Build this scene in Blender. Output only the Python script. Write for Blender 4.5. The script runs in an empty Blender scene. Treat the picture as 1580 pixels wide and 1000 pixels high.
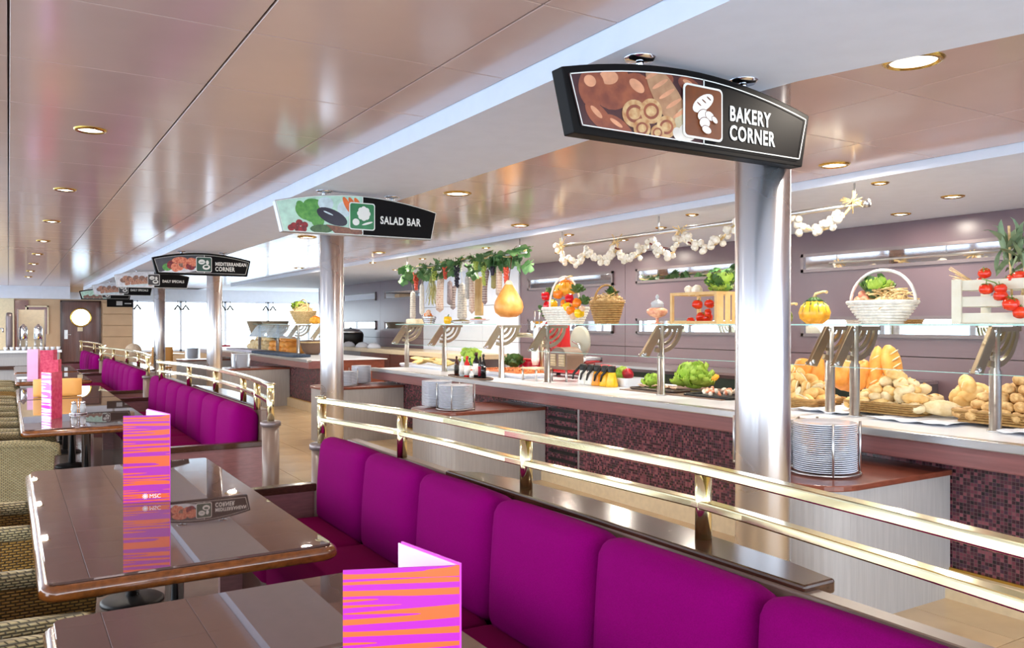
import bpy, bmesh, math, random
from mathutils import Vector, Matrix, noise
R = random.Random(7)
PI = math.pi
SC = bpy.context.scene
COL = SC.collection
# ------------------------------------------------------------------ camera
YAW = math.atan(777.0 / 1265.0)
EYE = 1.6
FPX = 1265.0
cam_d = bpy.data.cameras.new('camera')
cam = bpy.data.objects.new('camera', cam_d)
COL.objects.link(cam)
cam.location = (0, 0, EYE)
cam.rotation_euler = (PI / 2, 0, -YAW)
cam_d.sensor_width = 36
cam_d.lens = FPX / 1580 * 36
cam_d.clip_start = 0.05
SC.camera = cam
# ------------------------------------------------------------------ world and exposure
SC.view_settings.view_transform = 'Standard'
SC.view_settings.look = 'None'
SC.view_settings.gamma = 1
SC.view_settings.use_curve_mapping = False
SC.view_settings.exposure = 0.12
SC.cycles.max_bounces = 8; SC.cycles.diffuse_bounces = 4; SC.cycles.glossy_bounces = 4; SC.cycles.transmission_bounces = 4; SC.cycles.transparent_max_bounces = 12
SKY_STRENGTH = 7.0
w = bpy.data.worlds.new('sky')
SC.world = w
w.use_nodes = True
nt = w.node_tree
bg = nt.nodes['Background']
bg.inputs['Strength'].default_value = SKY_STRENGTH
tc = nt.nodes.new('ShaderNodeTexCoord')
sx = nt.nodes.new('ShaderNodeSeparateXYZ')
nt.links.new(tc.outputs['Generated'], sx.inputs[0])
mr = nt.nodes.new('ShaderNodeMapRange')
mr.inputs[1].default_value = -0.25
mr.inputs[2].default_value = 0.25
nt.links.new(sx.outputs[2], mr.inputs[0])
cr = nt.nodes.new('ShaderNodeValToRGB')
nt.links.new(mr.outputs[0], cr.inputs[0])
cr.color_ramp.elements[0].position = 0.0
cr.color_ramp.elements[0].color = (0.30, 0.42, 0.55, 1)      # sea below
cr.color_ramp.elements[1].position = 1.0
cr.color_ramp.elements[1].color = (0.82, 0.91, 1.0, 1)
e = cr.color_ramp.elements.new(0.485); e.color = (0.50, 0.62, 0.75, 1)
e = cr.color_ramp.elements.new(0.505); e.color = (0.88, 0.94, 1.0, 1)
nt.links.new(cr.outputs[0], bg.inputs['Color'])
# ------------------------------------------------------------------ pixel rays (for placing things on known planes of the room)
SA, CA = math.sin(YAW), math.cos(YAW)
def ray(px, py):
    u = (px - 790) / FPX; v = (500 - py) / FPX
    return Vector((SA + u * CA, CA - u * SA, v))
def onz(px, py, z):
    d = ray(px, py); t = (z - EYE) / d.z
    return Vector((d.x * t, d.y * t, z))
def onx(px, py, x):
    d = ray(px, py); t = x / d.x
    return Vector((x, d.y * t, EYE + d.z * t))
def ony(px, py, y):
    d = ray(px, py); t = y / d.y
    return Vector((d.x * t, y, EYE + d.z * t))
# ------------------------------------------------------------------ mesh builder
def lin(c):
    return tuple(((x / 255) / 12.92 if x / 255 <= 0.04045 else ((x / 255 + 0.055) / 1.055) ** 2.4) for x in c)
def frame_for(d):
    d = d.normalized()
    a = Vector((0, 0, 1)) if abs(d.z) < 0.9 else Vector((1, 0, 0))
    u = d.cross(a).normalized(); v = d.cross(u).normalized()
    return u, v
class MB:
    def __init__(s):
        s.v = []; s.f = []; s.m = []; s.sm = []
    def add(s, vs, fs, mi=0, sm=False):
        b = len(s.v)
        s.v += [tuple(v) for v in vs]
        for f in fs:
            s.f.append(tuple(b + i for i in f)); s.m.append(mi); s.sm.append(sm)
        return s
    def box(s, x0, x1, y0, y1, z0, z1, mi=0, M=None):
        vs = [Vector((x, y, z)) for z in (z0, z1) for y in (y0, y1) for x in (x0, x1)]
        if M is not None: vs = [M @ v for v in vs]
        return s.add(vs, [(0, 2, 3, 1), (4, 5, 7, 6), (0, 1, 5, 4), (2, 6, 7, 3), (0, 4, 6, 2), (1, 3, 7, 5)], mi)
    def tube(s, path, r, n=8, cap=True, mi=0, closed=False, sm=True, flat=1.0):
        P = [Vector(p) for p in path]; k = len(P)
        rs = r if isinstance(r, (list, tuple)) else [r] * k
        vs = []; u = None
        for i, p in enumerate(P):
            if closed: d = P[(i + 1) % k] - P[i - 1]
            else: d = P[min(i + 1, k - 1)] - P[max(i - 1, 0)]
            if d.length < 1e-9: d = Vector((0, 0, 1))
            d.normalize()
            if u is None: u, v = frame_for(d)
            else:
                u = u - d * u.dot(d)
                if u.length < 1e-6: u, v = frame_for(d)
                u.normalize(); v = d.cross(u)
            for j in range(n):
                a = 2 * PI * j / n
                vs.append(p + u * (math.cos(a) * rs[i]) + v * (math.sin(a) * rs[i] * flat))
        fs = []
        for i in range(k if closed else k - 1):
            for j in range(n):
                a = i * n + j; b = i * n + (j + 1) % n
                c = ((i + 1) % k) * n
                fs.append((a, b, c + (j + 1) % n, c + j))
        s.add(vs, fs, mi, sm)
        if cap and not closed:
            b = len(s.v) - k * n
            s.f.append(tuple(b + j for j in range(n))[::-1]); s.m.append(mi); s.sm.append(False)
            s.f.append(tuple(b + (k - 1) * n + j for j in range(n))); s.m.append(mi); s.sm.append(False)
        return s
    def cyl(s, p0, p1, r0, r1=None, n=16, mi=0, cap=True):
        return s.tube([p0, p1], [r0, r0 if r1 is None else r1], n, cap, mi)
    def lathe(s, prof, c=(0, 0, 0), n=24, mi=0, mod=None, sm=True, M=None):
        vs = []; c = Vector(c)
        for (r, z) in prof:
            for j in range(n):
                a = 2 * PI * j / n
                rr = r * (mod(a, z) if mod else 1)
                p = Vector((rr * math.cos(a), rr * math.sin(a), z))
                if M is not None: p = M @ p
                vs.append(c + p)
        fs = []
        for i in range(len(prof) - 1):
            for j in range(n):
                fs.append((i * n + j, i * n + (j + 1) % n, (i + 1) * n + (j + 1) % n, (i + 1) * n + j))
        if prof[0][0] > 1e-5: fs.append(tuple(range(n))[::-1])
        if prof[-1][0] > 1e-5: fs.append(tuple((len(prof) - 1) * n + j for j in range(n)))
        return s.add(vs, fs, mi, sm)
    def ell(s, c, r, n=12, M=None, mi=0, wob=0.0, seed=0, sq=1.0):
        vs = []; c = Vector(c); m = max(4, n // 2)
        rx, ry, rz = r
        vs.append(Vector((0, 0, -rz)))
        for i in range(1, m):
            t = PI * i / m - PI / 2
            for j in range(n):
                a = 2 * PI * j / n
                ct = math.cos(t)
                p = Vector((math.copysign(abs(math.cos(a)) ** sq, math.cos(a)) * ct * rx, math.copysign(abs(math.sin(a)) ** sq, math.sin(a)) * ct * ry, math.sin(t) * rz))
                vs.append(p)
        vs.append(Vector((0, 0, rz)))
        if wob:
            o = Vector((seed * 3.1, seed * 1.7, seed * 0.9)); q = 1.3 / max(r)
            vs = [p * (1 + wob * noise.noise(p * q + o)) for p in vs]
        if M is not None: vs = [M @ p for p in vs]
        vs = [c + p for p in vs]
        fs = []
        for j in range(n): fs.append((0, 1 + (j + 1) % n, 1 + j))
        for i in range(m - 2):
            for j in range(n):
                a = 1 + i * n
                fs.append((a + j, a + (j + 1) % n, a + n + (j + 1) % n, a + n + j))
        a = 1 + (m - 2) * n
        for j in range(n): fs.append((a + j, a + (j + 1) % n, len(vs) - 1))
        return s.add(vs, fs, mi, True)
    def prism(s, pts, h0, h1, plane='xy', mi=0, sm=False, M=None):
        """polygon pts (a, b) extruded along the third axis"""
        def L(a, b, h):
            p = Vector((a, b, h)) if plane == 'xy' else (Vector((a, h, b)) if plane == 'xz' else Vector((h, a, b)))
            return M @ p if M is not None else p
        n = len(pts)
        vs = [L(a, b, h0) for a, b in pts] + [L(a, b, h1) for a, b in pts]
        fs = [tuple(range(n)), tuple(range(2 * n - 1, n - 1, -1))]
        s.add(vs, fs, mi, False)
        vs2 = vs
        b = len(s.v) - 2 * n
        for i in range(n):
            j = (i + 1) % n
            s.f.append((b + i, b + n + i, b + n + j, b + j)); s.m.append(mi); s.sm.append(sm)
        return s
    def rbox(s, x0, x1, y0, y1, z0, z1, r=0.03, k=6, bulge=(0, 0, 0), mi=0, M=None):
        """rounded box with soft convex faces"""
        c = Vector(((x0 + x1) / 2, (y0 + y1) / 2, (z0 + z1) / 2)); h = Vector(((x1 - x0) / 2, (y1 - y0) / 2, (z1 - z0) / 2))
        r = min(r, min(h) * 0.98)
        bm = bmesh.new()
        bmesh.ops.create_cube(bm, size=2.0)
        bmesh.ops.subdivide_edges(bm, edges=bm.edges[:], cuts=k, use_grid_fill=True)
        vs = []
        def warp(t):                       # denser rows near the edges
            return math.copysign(1 - (1 - abs(t)) ** 1.5, t)
        for v in bm.verts:
            q = Vector([warp(t) for t in v.co])
            p = Vector((q.x * h.x, q.y * h.y, q.z * h.z))
            inner = Vector([max(-(h[i] - r), min(h[i] - r, p[i])) for i in range(3)])
            d = p - inner
            if d.length > 1e-9: p = inner + d.normalized() * r
            for ax in range(3):
                if bulge[ax]:
                    o = [i for i in range(3) if i != ax]
                    fall = (1 - q[o[0]] ** 2) * (1 - q[o[1]] ** 2)
                    p[ax] += math.copysign(bulge[ax] * fall, q[ax]) * min(1, abs(q[ax]) * 1.2)
            p = p + c
            vs.append(M @ p if M is not None else p)
        fs = [tuple(v.index for v in f.verts) for f in bm.faces]
        bm.free()
        return s.add(vs, fs, mi, True)
    def sweep(s, path, z0, z1, w, mi=0):
        """flat bar of width w following a plan path"""
        P = [Vector((p[0], p[1])) for p in path]; k = len(P); vs = []
        for i, p in enumerate(P):
            d = (P[min(i + 1, k - 1)] - P[max(i - 1, 0)]).normalized(); nrm = Vector((-d.y, d.x))
            for (o, z) in ((-w / 2, z0), (w / 2, z0), (w / 2, z1), (-w / 2, z1)):
                q = p + nrm * o; vs.append((q.x, q.y, z))
        fs = [(3, 2, 1, 0), tuple((k - 1) * 4 + j for j in range(4))]
        for i in range(k - 1):
            for j in range(4):
                fs.append((i * 4 + j, i * 4 + (j + 1) % 4, i * 4 + 4 + (j + 1) % 4, i * 4 + 4 + j))
        return s.add(vs, fs, mi)
    def build(s, name, mats, parent=None, world=True, bevel=0.0, seg=2):
        """one mesh object; world=True: coordinates are world coordinates, also under a parent"""
        off = Vector((0, 0, 0))
        if parent is not None and world:
            p = parent
            while p is not None: off += Vector(p.location); p = p.parent
        me = bpy.data.meshes.new(name)
        me.from_pydata([(v[0] - off.x, v[1] - off.y, v[2] - off.z) for v in s.v], [], s.f)
        if not isinstance(mats, (list, tuple)): mats = [mats]
        for m in mats: me.materials.append(m)
        me.polygons.foreach_set('material_index', s.m)
        me.polygons.foreach_set('use_smooth', s.sm)
        me.update()
        bm = bmesh.new(); bm.from_mesh(me)
        bmesh.ops.recalc_face_normals(bm, faces=bm.faces[:])
        bm.to_mesh(me); bm.free()
        o = bpy.data.objects.new(name, me)
        COL.objects.link(o)
        if parent is not None: o.parent = parent
        if bevel:
            b = o.modifiers.new('edge', 'BEVEL'); b.width = bevel; b.segments = seg; b.limit_method = 'ANGLE'; b.angle_limit = 0.6
        return o
def tag(o, label=None, cat=None, group=None, kind=None):
    if label: o['label'] = label
    if cat: o['category'] = cat
    if group: o['group'] = group
    if kind: o['kind'] = kind
    return o
def thing(name, label, cat, loc=(0, 0, 0), group=None, kind=None, rz=0):
    o = bpy.data.objects.new(name, None); COL.objects.link(o)
    o.empty_display_size = 0.05
    o.location = loc; o.rotation_euler = (0, 0, rz)
    return tag(o, label, cat, group, kind)
def dup(root, loc, label=None, rz=None, group=None, scale=None):
    r = root.copy(); COL.objects.link(r); r.location = loc
    if rz is not None: r.rotation_euler = (0, 0, rz)
    if scale is not None: r.scale = scale if isinstance(scale, (tuple, list)) else (scale,) * 3
    if label: r['label'] = label
    if group: r['group'] = group
    for ch in list(root.children):
        c = ch.copy(); COL.objects.link(c); c.parent = r
        for g in list(ch.children):
            d = g.copy(); COL.objects.link(d); d.parent = c
    return r
def piece(name, src, parent, loc=None, rot=None):
    """a child that shares the mesh of src"""
    o = bpy.data.objects.new(name, src.data); COL.objects.link(o); o.parent = parent
    if loc is not None: o.location = loc
    if rot is not None: o.rotation_euler = rot
    return o
def text_mesh(body, size, name, mat, parent, M, extrude=0.0005, align='LEFT', space=1.0, bold=0.0):
    cu = bpy.data.curves.new(name, 'FONT'); cu.body = body; cu.size = size; cu.extrude = extrude; cu.align_x = align
    cu.space_character = space; cu.offset = bold; cu.resolution_u = 3
    t = bpy.data.objects.new(name, cu); COL.objects.link(t)
    dg = bpy.context.evaluated_depsgraph_get()
    me = bpy.data.meshes.new_from_object(t.evaluated_get(dg))
    bpy.data.objects.remove(t); bpy.data.curves.remove(cu)
    me.transform(M); me.materials.clear(); me.materials.append(mat)
    o = bpy.data.objects.new(name, me); COL.objects.link(o); o.parent = parent
    return o
# ------------------------------------------------------------------ materials
MATS = {}
def mk(name, col, rough=0.5, metal=0.0, var=0.0, scale=8.0, bump=0.0, bscale=60.0, coat=0.0, ior=None, stretch=(1, 1, 1), emis=0.0, spec=None, trans=0.0, col2=None, sub=0.0):
    m = bpy.data.materials.new(name); m.use_nodes = True
    t = m.node_tree; b = t.nodes['Principled BSDF']
    c = lin(col)
    b.inputs['Base Color'].default_value = (*c, 1)
    b.inputs['Roughness'].default_value = rough
    b.inputs['Metallic'].default_value = metal
    b.inputs['Coat Weight'].default_value = coat
    b.inputs['Coat Roughness'].default_value = 0.05
    if ior: b.inputs['IOR'].default_value = ior
    if spec is not None: b.inputs['Specular IOR Level'].default_value = spec
    if trans: b.inputs['Transmission Weight'].default_value = trans
    if sub:
        b.inputs['Subsurface Weight'].default_value = sub; b.inputs['Subsurface Radius'].default_value = (0.02, 0.01, 0.006)
    if emis:
        b.inputs['Emission Color'].default_value = (*c, 1); b.inputs['Emission Strength'].default_value = emis
    if var or bump or col2:
        g = t.nodes.new('ShaderNodeTexCoord'); mp = t.nodes.new('ShaderNodeMapping')
        mp.inputs['Scale'].default_value = stretch
        t.links.new(g.outputs['Object'], mp.inputs[0])
        if var or col2:
            n = t.nodes.new('ShaderNodeTexNoise'); n.inputs['Scale'].default_value = scale; n.inputs['Detail'].default_value = 4
            t.links.new(mp.outputs[0], n.inputs['Vector'])
            r = t.nodes.new('ShaderNodeValToRGB')
            ca = tuple(x * (1 - var) for x in c); cb = lin(col2) if col2 else tuple(min(1, x * (1 + var)) for x in c)
            r.color_ramp.elements[0].position = 0.33; r.color_ramp.elements[1].position = 0.67
            r.color_ramp.elements[0].color = (*ca, 1); r.color_ramp.elements[1].color = (*cb, 1)
            t.links.new(n.outputs['Fac'], r.inputs[0]); t.links.new(r.outputs[0], b.inputs['Base Color'])
        if bump:
            n2 = t.nodes.new('ShaderNodeTexNoise'); n2.inputs['Scale'].default_value = bscale; n2.inputs['Detail'].default_value = 3
            t.links.new(mp.outputs[0], n2.inputs['Vector'])
            bp = t.nodes.new('ShaderNodeBump'); bp.inputs['Strength'].default_value = bump; bp.inputs['Distance'].default_value = 0.01
            t.links.new(n2.outputs['Fac'], bp.inputs['Height']); t.links.new(bp.outputs[0], b.inputs['Normal'])
    MATS[name] = m
    return m
def nodes(m): return m.node_tree, m.node_tree.nodes['Principled BSDF']
white = mk('white_paint', (224, 229, 240), 0.55, var=0.02)
lacquer = mk('brown_lacquer_panel', (206, 175, 162), 0.15, var=0.04, scale=1.5, ior=1.75, spec=0.6)
backing = mk('dark_backing', (60, 48, 44), 0.8, var=0.05)
chrome = mk('chrome', (225, 227, 232), 0.07, 1.0, bump=0.02, bscale=5)
satinchrome = mk('satin_chrome', (236, 238, 244), 0.34, 1.0)
def _brush(m):
    t = m.node_tree; b = t.nodes['Principled BSDF']
    tg = t.nodes.new('ShaderNodeTangent'); tg.direction_type = 'RADIAL'; tg.axis = 'Z'
    t.links.new(tg.outputs[0], b.inputs['Tangent'])
    b.inputs['Anisotropic'].default_value = 0.9; b.inputs['Anisotropic Rotation'].default_value = 0.25
    g = t.nodes.new('ShaderNodeTexCoord'); n = t.nodes.new('ShaderNodeTexNoise'); n.inputs['Scale'].default_value = 3; n.inputs['Detail'].default_value = 1
    mp = t.nodes.new('ShaderNodeMapRange'); mp.inputs[3].default_value = 0.265; mp.inputs[4].default_value = 0.285
    t.links.new(g.outputs['Object'], n.inputs['Vector']); t.links.new(n.outputs['Fac'], mp.inputs[0]); t.links.new(mp.outputs[0], b.inputs['Roughness'])
_brush(satinchrome)
steel = mk('brushed_steel', (205, 205, 205), 0.28, 1.0, var=0.05, scale=30, stretch=(1, 0.05, 1))
dsteel = mk('bronze_steel', (176, 164, 140), 0.32, 1.0, var=0.05)
brass = mk('polished_brass', (246, 236, 190), 0.15, 1.0, var=0.03, bump=0.01, bscale=30)
goldtrim = mk('gold_trim', (214, 176, 88), 0.2, 1.0, var=0.03)
fabric = mk('magenta_fabric', (116, 0, 88), 0.85, var=0.10, scale=300, bump=0.25, bscale=500)
fabric.node_tree.nodes['Principled BSDF'].inputs['Specular IOR Level'].default_value = 0.04
fabric2 = mk('wine_fabric', (112, 0, 66), 0.9, spec=0.05, var=0.10, scale=300, bump=0.25, bscale=500)
darkwood = mk('dark_stained_wood', (66, 40, 28), 0.17, var=0.25, scale=6, stretch=(6, 1, 20), spec=0.45)
midwood = mk('reddish_wood', (120, 62, 44), 0.3, var=0.2, scale=5, stretch=(3, 0.6, 14), coat=0.3)
edgewood = mk('polished_table_edge', (112, 62, 24), 0.2, var=0.3, scale=4, stretch=(8, 8, 12), coat=0.6)
mauvewood = mk('mauve_brown_wood', (128, 84, 84), 0.28, var=0.12, scale=4, stretch=(3, 0.5, 16), coat=0.2)
palewood = mk('pale_limed_wood', (168, 165, 164), 0.5, var=0.07, scale=5, stretch=(14, 14, 0.7))
purple = mk('mauve_wall_panel', (112, 91, 97), 0.28, var=0.05, scale=1.5)
cream = mk('cream_stone', (226, 206, 170), 0.3, var=0.05, scale=20)
tanwall = mk('tan_wall', (196, 162, 128), 0.4, var=0.05, scale=3)
porcelain = mk('white_porcelain', (222, 226, 236), 0.12, var=0.01)
black = mk('black_gloss', (16, 13, 12), 0.12, var=0.1)
blackm = mk('black_matte', (24, 22, 22), 0.5, var=0.2)
tilem = mk('beige_marble_tile', (212, 184, 144), 0.14, var=0.10, scale=2.2)
darkfloor = mk('dark_taupe_floor', (136, 120, 108), 0.16, var=0.12, scale=3)
grout = mk('floor_grout', (150, 132, 110), 0.6, var=0.1)
greypost = mk('taupe_lacquer', (118, 96, 84), 0.35, var=0.05)
mirror = mk('mirror_silver', (240, 242, 245), 0.015, 1.0, var=0.005)
linen = mk('white_linen', (238, 240, 248), 0.85, var=0.02, bump=0.2, bscale=120)
def glass_mat(name, tint=(1, 1, 1), r=0.0, base=0.03):
    m = bpy.data.materials.new(name); m.use_nodes = True; t = m.node_tree
    t.nodes.remove(t.nodes['Principled BSDF'])
    out = t.nodes['Material Output']
    tr = t.nodes.new('ShaderNodeBsdfTransparent'); tr.inputs[0].default_value = (*tint, 1)
    gl = t.nodes.new('ShaderNodeBsdfGlossy'); gl.inputs['Roughness'].default_value = r
    lw = t.nodes.new('ShaderNodeLayerWeight'); lw.inputs[0].default_value = 0.5
    pw = t.nodes.new('ShaderNodeMath'); pw.operation = 'POWER'; pw.inputs[1].default_value = 5
    fr = t.nodes.new('ShaderNodeMath'); fr.operation = 'MULTIPLY_ADD'; fr.inputs[1].default_value = 0.9; fr.inputs[2].default_value = 0.02
    t.links.new(lw.outputs['Facing'], pw.inputs[0]); t.links.new(pw.outputs[0], fr.inputs[0])
    mx = t.nodes.new('ShaderNodeMixShader')
    t.links.new(fr.outputs[0], mx.inputs[0]); t.links.new(tr.outputs[0], mx.inputs[1]); t.links.new(gl.outputs[0], mx.inputs[2])
    t.links.new(mx.outputs[0], out.inputs[0])
    MATS[name] = m
    return m
glass = glass_mat('clear_glass', (0.97, 0.99, 0.985))
glassedge = mk('glass_edge_green', (150, 196, 184), 0.1, var=0.05)
def tabletop_mat():
    m = mk('smoked_table_glass', (120, 96, 90), 0.015, 0.5, ior=2.0, var=0.05, scale=3, stretch=(8, 1, 1))
    return m
tableglass = tabletop_mat()
def weave_mat(name, c1, c2, flat=False, sc=20.0):
    m = mk(name, c1, 0.5); t, b = nodes(m)
    g = t.nodes.new('ShaderNodeTexCoord'); s = t.nodes.new('ShaderNodeSeparateXYZ'); t.links.new(g.outputs['Object'], s.inputs[0])
    c = t.nodes.new('ShaderNodeCombineXYZ')
    if flat:
        t.links.new(s.outputs[0], c.inputs[0]); t.links.new(s.outputs[1], c.inputs[1])
    else:
        a = t.nodes.new('ShaderNodeMath'); a.operation = 'ADD'
        t.links.new(s.outputs[0], a.inputs[0]); t.links.new(s.outputs[1], a.inputs[1])
        t.links.new(a.outputs[0], c.inputs[0]); t.links.new(s.outputs[2], c.inputs[1])
    br = t.nodes.new('ShaderNodeTexBrick'); br.inputs['Scale'].default_value = sc
    br.inputs['Mortar Size'].default_value = 0.11; br.inputs['Mortar Smooth'].default_value = 1.0
    br.inputs['Brick Width'].default_value = 0.62; br.inputs['Row Height'].default_value = 0.25; br.offset = 0.5
    br.inputs['Color1'].default_value = (*lin(c1), 1); br.inputs['Color2'].default_value = (*lin(c2), 1)
    br.inputs['Mortar'].default_value = (*tuple(x * 0.10 for x in lin(c1)), 1)
    t.links.new(c.outputs[0], br.inputs['Vector']); t.links.new(br.outputs['Color'], b.inputs['Base Color'])
    bp = t.nodes.new('ShaderNodeBump'); bp.inputs['Strength'].default_value = 0.9; bp.inputs['Distance'].default_value = 0.006; bp.invert = True
    t.links.new(br.outputs['Fac'], bp.inputs['Height']); t.links.new(bp.outputs[0], b.inputs['Normal'])
    return m
wicker = weave_mat('honey_wicker', (196, 150, 72), (168, 122, 52))
wickerlt = weave_mat('pale_wicker', (206, 190, 142), (188, 168, 118), sc=22)
wickerseat = weave_mat('seat_wicker', (190, 150, 84), (160, 120, 60), flat=True)
def mosaic_mat():
    m = mk('plum_mosaic', (90, 40, 55), 0.25); t, b = nodes(m)
    g = t.nodes.new('ShaderNodeTexCoord'); s = t.nodes.new('ShaderNodeSeparateXYZ'); t.links.new(g.outputs['Object'], s.inputs[0])
    c = t.nodes.new('ShaderNodeCombineXYZ'); t.links.new(s.outputs[1], c.inputs[0]); t.links.new(s.outputs[2], c.inputs[1])
    mp = t.nodes.new('ShaderNodeMapping'); mp.inputs['Scale'].default_value = (48, 48, 48); t.links.new(c.outputs[0], mp.inputs[0])
    fl = t.nodes.new('ShaderNodeVectorMath'); fl.operation = 'FLOOR'; t.links.new(mp.outputs[0], fl.inputs[0])
    wn = t.nodes.new('ShaderNodeTexWhiteNoise'); wn.noise_dimensions = '3D'; t.links.new(fl.outputs[0], wn.inputs[0])
    r = t.nodes.new('ShaderNodeValToRGB'); r.color_ramp.interpolation = 'CONSTANT'
    cols = [(0, (58, 26, 38)), (0.25, (112, 56, 70)), (0.45, (86, 44, 56)), (0.6, (134, 74, 84)), (0.75, (70, 40, 58)), (0.88, (40, 22, 30))]
    el = r.color_ramp.elements
    el[0].position = 0; el[0].color = (*lin(cols[0][1]), 1); el[1].position = cols[1][0]; el[1].color = (*lin(cols[1][1]), 1)
    for p, cc in cols[2:]:
        x = el.new(p); x.color = (*lin(cc), 1)
    t.links.new(wn.outputs['Value'], r.inputs[0])
    br = t.nodes.new('ShaderNodeTexBrick'); br.offset = 0; br.inputs['Scale'].default_value = 1
    br.inputs['Brick Width'].default_value = 1; br.inputs['Row Height'].default_value = 1; br.inputs['Mortar Size'].default_value = 0.06
    t.links.new(mp.outputs[0], br.inputs['Vector'])
    mx = t.nodes.new('ShaderNodeMix'); mx.data_type = 'RGBA'
    t.links.new(br.outputs['Fac'], mx.inputs[0]); t.links.new(r.outputs[0], mx.inputs[6]); mx.inputs[7].default_value = (*lin((104, 84, 84)), 1)
    t.links.new(mx.outputs[2], b.inputs['Base Color'])
    bp = t.nodes.new('ShaderNodeBump'); bp.invert = True; bp.inputs['Strength'].default_value = 0.5; bp.inputs['Distance'].default_value = 0.003
    t.links.new(br.outputs['Fac'], bp.inputs['Height']); t.links.new(bp.outputs[0], b.inputs['Normal'])
    return m
mosaic = mosaic_mat()
def stripe_mat(name, ca, cb, sx_=2.2, sz=30.0, seed=0.0, cut=0.5):
    m = mk(name, ca, 0.3); t, b = nodes(m)
    g = t.nodes.new('ShaderNodeTexCoord'); mp = t.nodes.new('ShaderNodeMapping'); mp.inputs['Scale'].default_value = (sx_, sx_, sz); mp.inputs['Location'].default_value = (seed, 0, 0)
    t.links.new(g.outputs['Object'], mp.inputs[0])
    n = t.nodes.new('ShaderNodeTexNoise'); n.inputs['Scale'].default_value = 1.0; n.inputs['Detail'].default_value = 0
    t.links.new(mp.outputs[0], n.inputs['Vector'])
    r = t.nodes.new('ShaderNodeValToRGB'); r.color_ramp.interpolation = 'CONSTANT'
    r.color_ramp.elements[0].color = (*lin(ca), 1); r.color_ramp.elements[1].position = cut; r.color_ramp.elements[1].color = (*lin(cb), 1)
    t.links.new(n.outputs['Fac'], r.inputs[0]); t.links.new(r.outputs[0], b.inputs['Base Color'])
    return m
# ================================================================== THE SETTING
ZC, ZB, ZS = 2.70, 2.60, 2.635        # panelled ceiling, white beam, buffet soffit
XW, YB, XL, YN = 7.70, 28.0, -2.7, -3.2
# floor with marble tiles in the aisle
fl = MB().box(XL, 13, YN, YB + 0.5, -0.12, -0.012).build('floor', tilem)
tag(fl, 'polished beige marble floor between the benches and the buffet', None, None, 'structure')
MB().box(XL, 1.9, YN, 26.0, -0.0119, -0.001).build('dining_floor', darkfloor, fl)
g_ = MB().box(1.9, 4.9, YN, 16.4, -0.0119, -0.006).build('grout_bed', grout, fl)
ts = 0.6
src = None
for i in range(5):
    for j in range(32):
        x = 1.95 + i * ts; y = -2.6 + j * ts
        if src is None:
            src = MB().box(0.003, ts - 0.003, 0.003, ts - 0.003, -0.006, 0.0).build('floor_tile', tilem, fl, world=False)
            src.location = (x, y, 0)
        else: piece('floor_tile', src, fl, (x, y, 0))
# panelled ceiling: backing with separate lacquered panels
ce = MB().box(XL, 13, YN, YB + 0.5, ZC + 0.014, ZC + 0.1).build('ceiling', backing)
tag(ce, 'glossy pinkish brown panelled ceiling with thin dark joints', None, None, 'structure')
def ceil_panels(x0, x1, y0, y1, n):
    s = MB().box(0.004, x1 - x0 - 0.004, 0.003, 0.797, 0, 0.012).build('ceiling_panel', lacquer, ce, world=False, bevel=0.002, seg=1)
    s.location = (x0, y0, ZC)
    for k in range(1, n): piece('ceiling_panel', s, ce, (x0, y0 + 0.8 * k, ZC)).modifiers.new('edge', 'BEVEL').width = 0.002
for (x0, x1) in ((-0.79, 0.0), (0.0, 0.777), (0.777, 1.57), (1.57, 1.9)):
    ceil_panels(x0, x1, -0.85, 0, 36)
for (x0, x1) in ((2.62, 3.6), (3.6, 4.42), (4.42, 5.22)):
    ceil_panels(x0, x1, -0.85, 0, 34)
MB().box(XL, -0.79, YN, YB, ZC, ZC + 0.012).box(-0.79, 5.22, YN, -0.85, ZC, ZC + 0.012).build('ceiling_field', lacquer, ce)
MB().box(5.22, 13, YN, YB, ZC, ZC + 0.013).build('ceiling_field', white, ce)
# the white dropped beam over the benches (flares out beside the first sign)
bm_ = MB().prism([(1.90, YN), (3.05, YN), (3.05, 1.2), (2.98, 1.48), (2.77, 2.26), (2.69, 3.2), (2.70, YB), (1.90, YB)], ZB, ZC + 0.02)
tag(bm_.build('ceiling_beam', white), 'long white dropped beam that carries the hanging signs', None, None, 'structure')
so = MB().box(5.22, XW + 0.2, YN, 23.3, ZS, ZC + 0.02).build('ceiling_soffit', white)
tag(so, 'white dropped soffit over the buffet counters', None, None, 'structure')
# right wall: mauve panels on a backing
wr = MB().box(XW + 0.02, XW + 0.2, YN, 23.3, 0, ZS + 0.05).build('wall_right', backing)
tag(wr, 'mauve panelled wall behind the buffet', None, None, 'structure')
joints = [-3.2, 0.73, 3.61, 6.49, 9.37, 12.26]
for a, b in zip(joints[:-1], joints[1:]):
    for z0, z1 in ((0, 1.27), (1.275, ZS)):
        MB().box(XW, XW + 0.02, a + 0.004, b - 0.004, z0 + 0.002, z1 - 0.002).build('wall_panel', purple, wr)
for k in range(3):
    for z0, z1 in ((0, 1.27), (1.275, 1.95), (1.955, ZS)):
        MB().box(XW - 0.03, XW + 0.02, 12.26 + k * 1.3 + 0.004, 13.56 + k * 1.3 - 0.004, z0 + 0.002, z1 - 0.002).build('white_wall_panel', white, wr)
for a, b in ((16.16, 18.65), (18.65, 21.3), (21.3, 23.3)):
    for z0, z1 in ((0, 1.27), (1.275, ZS)):
        MB().box(XW, XW + 0.02, a + 0.004, b - 0.004, z0 + 0.002, z1 - 0.002).build('wall_panel', purple, wr)
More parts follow.
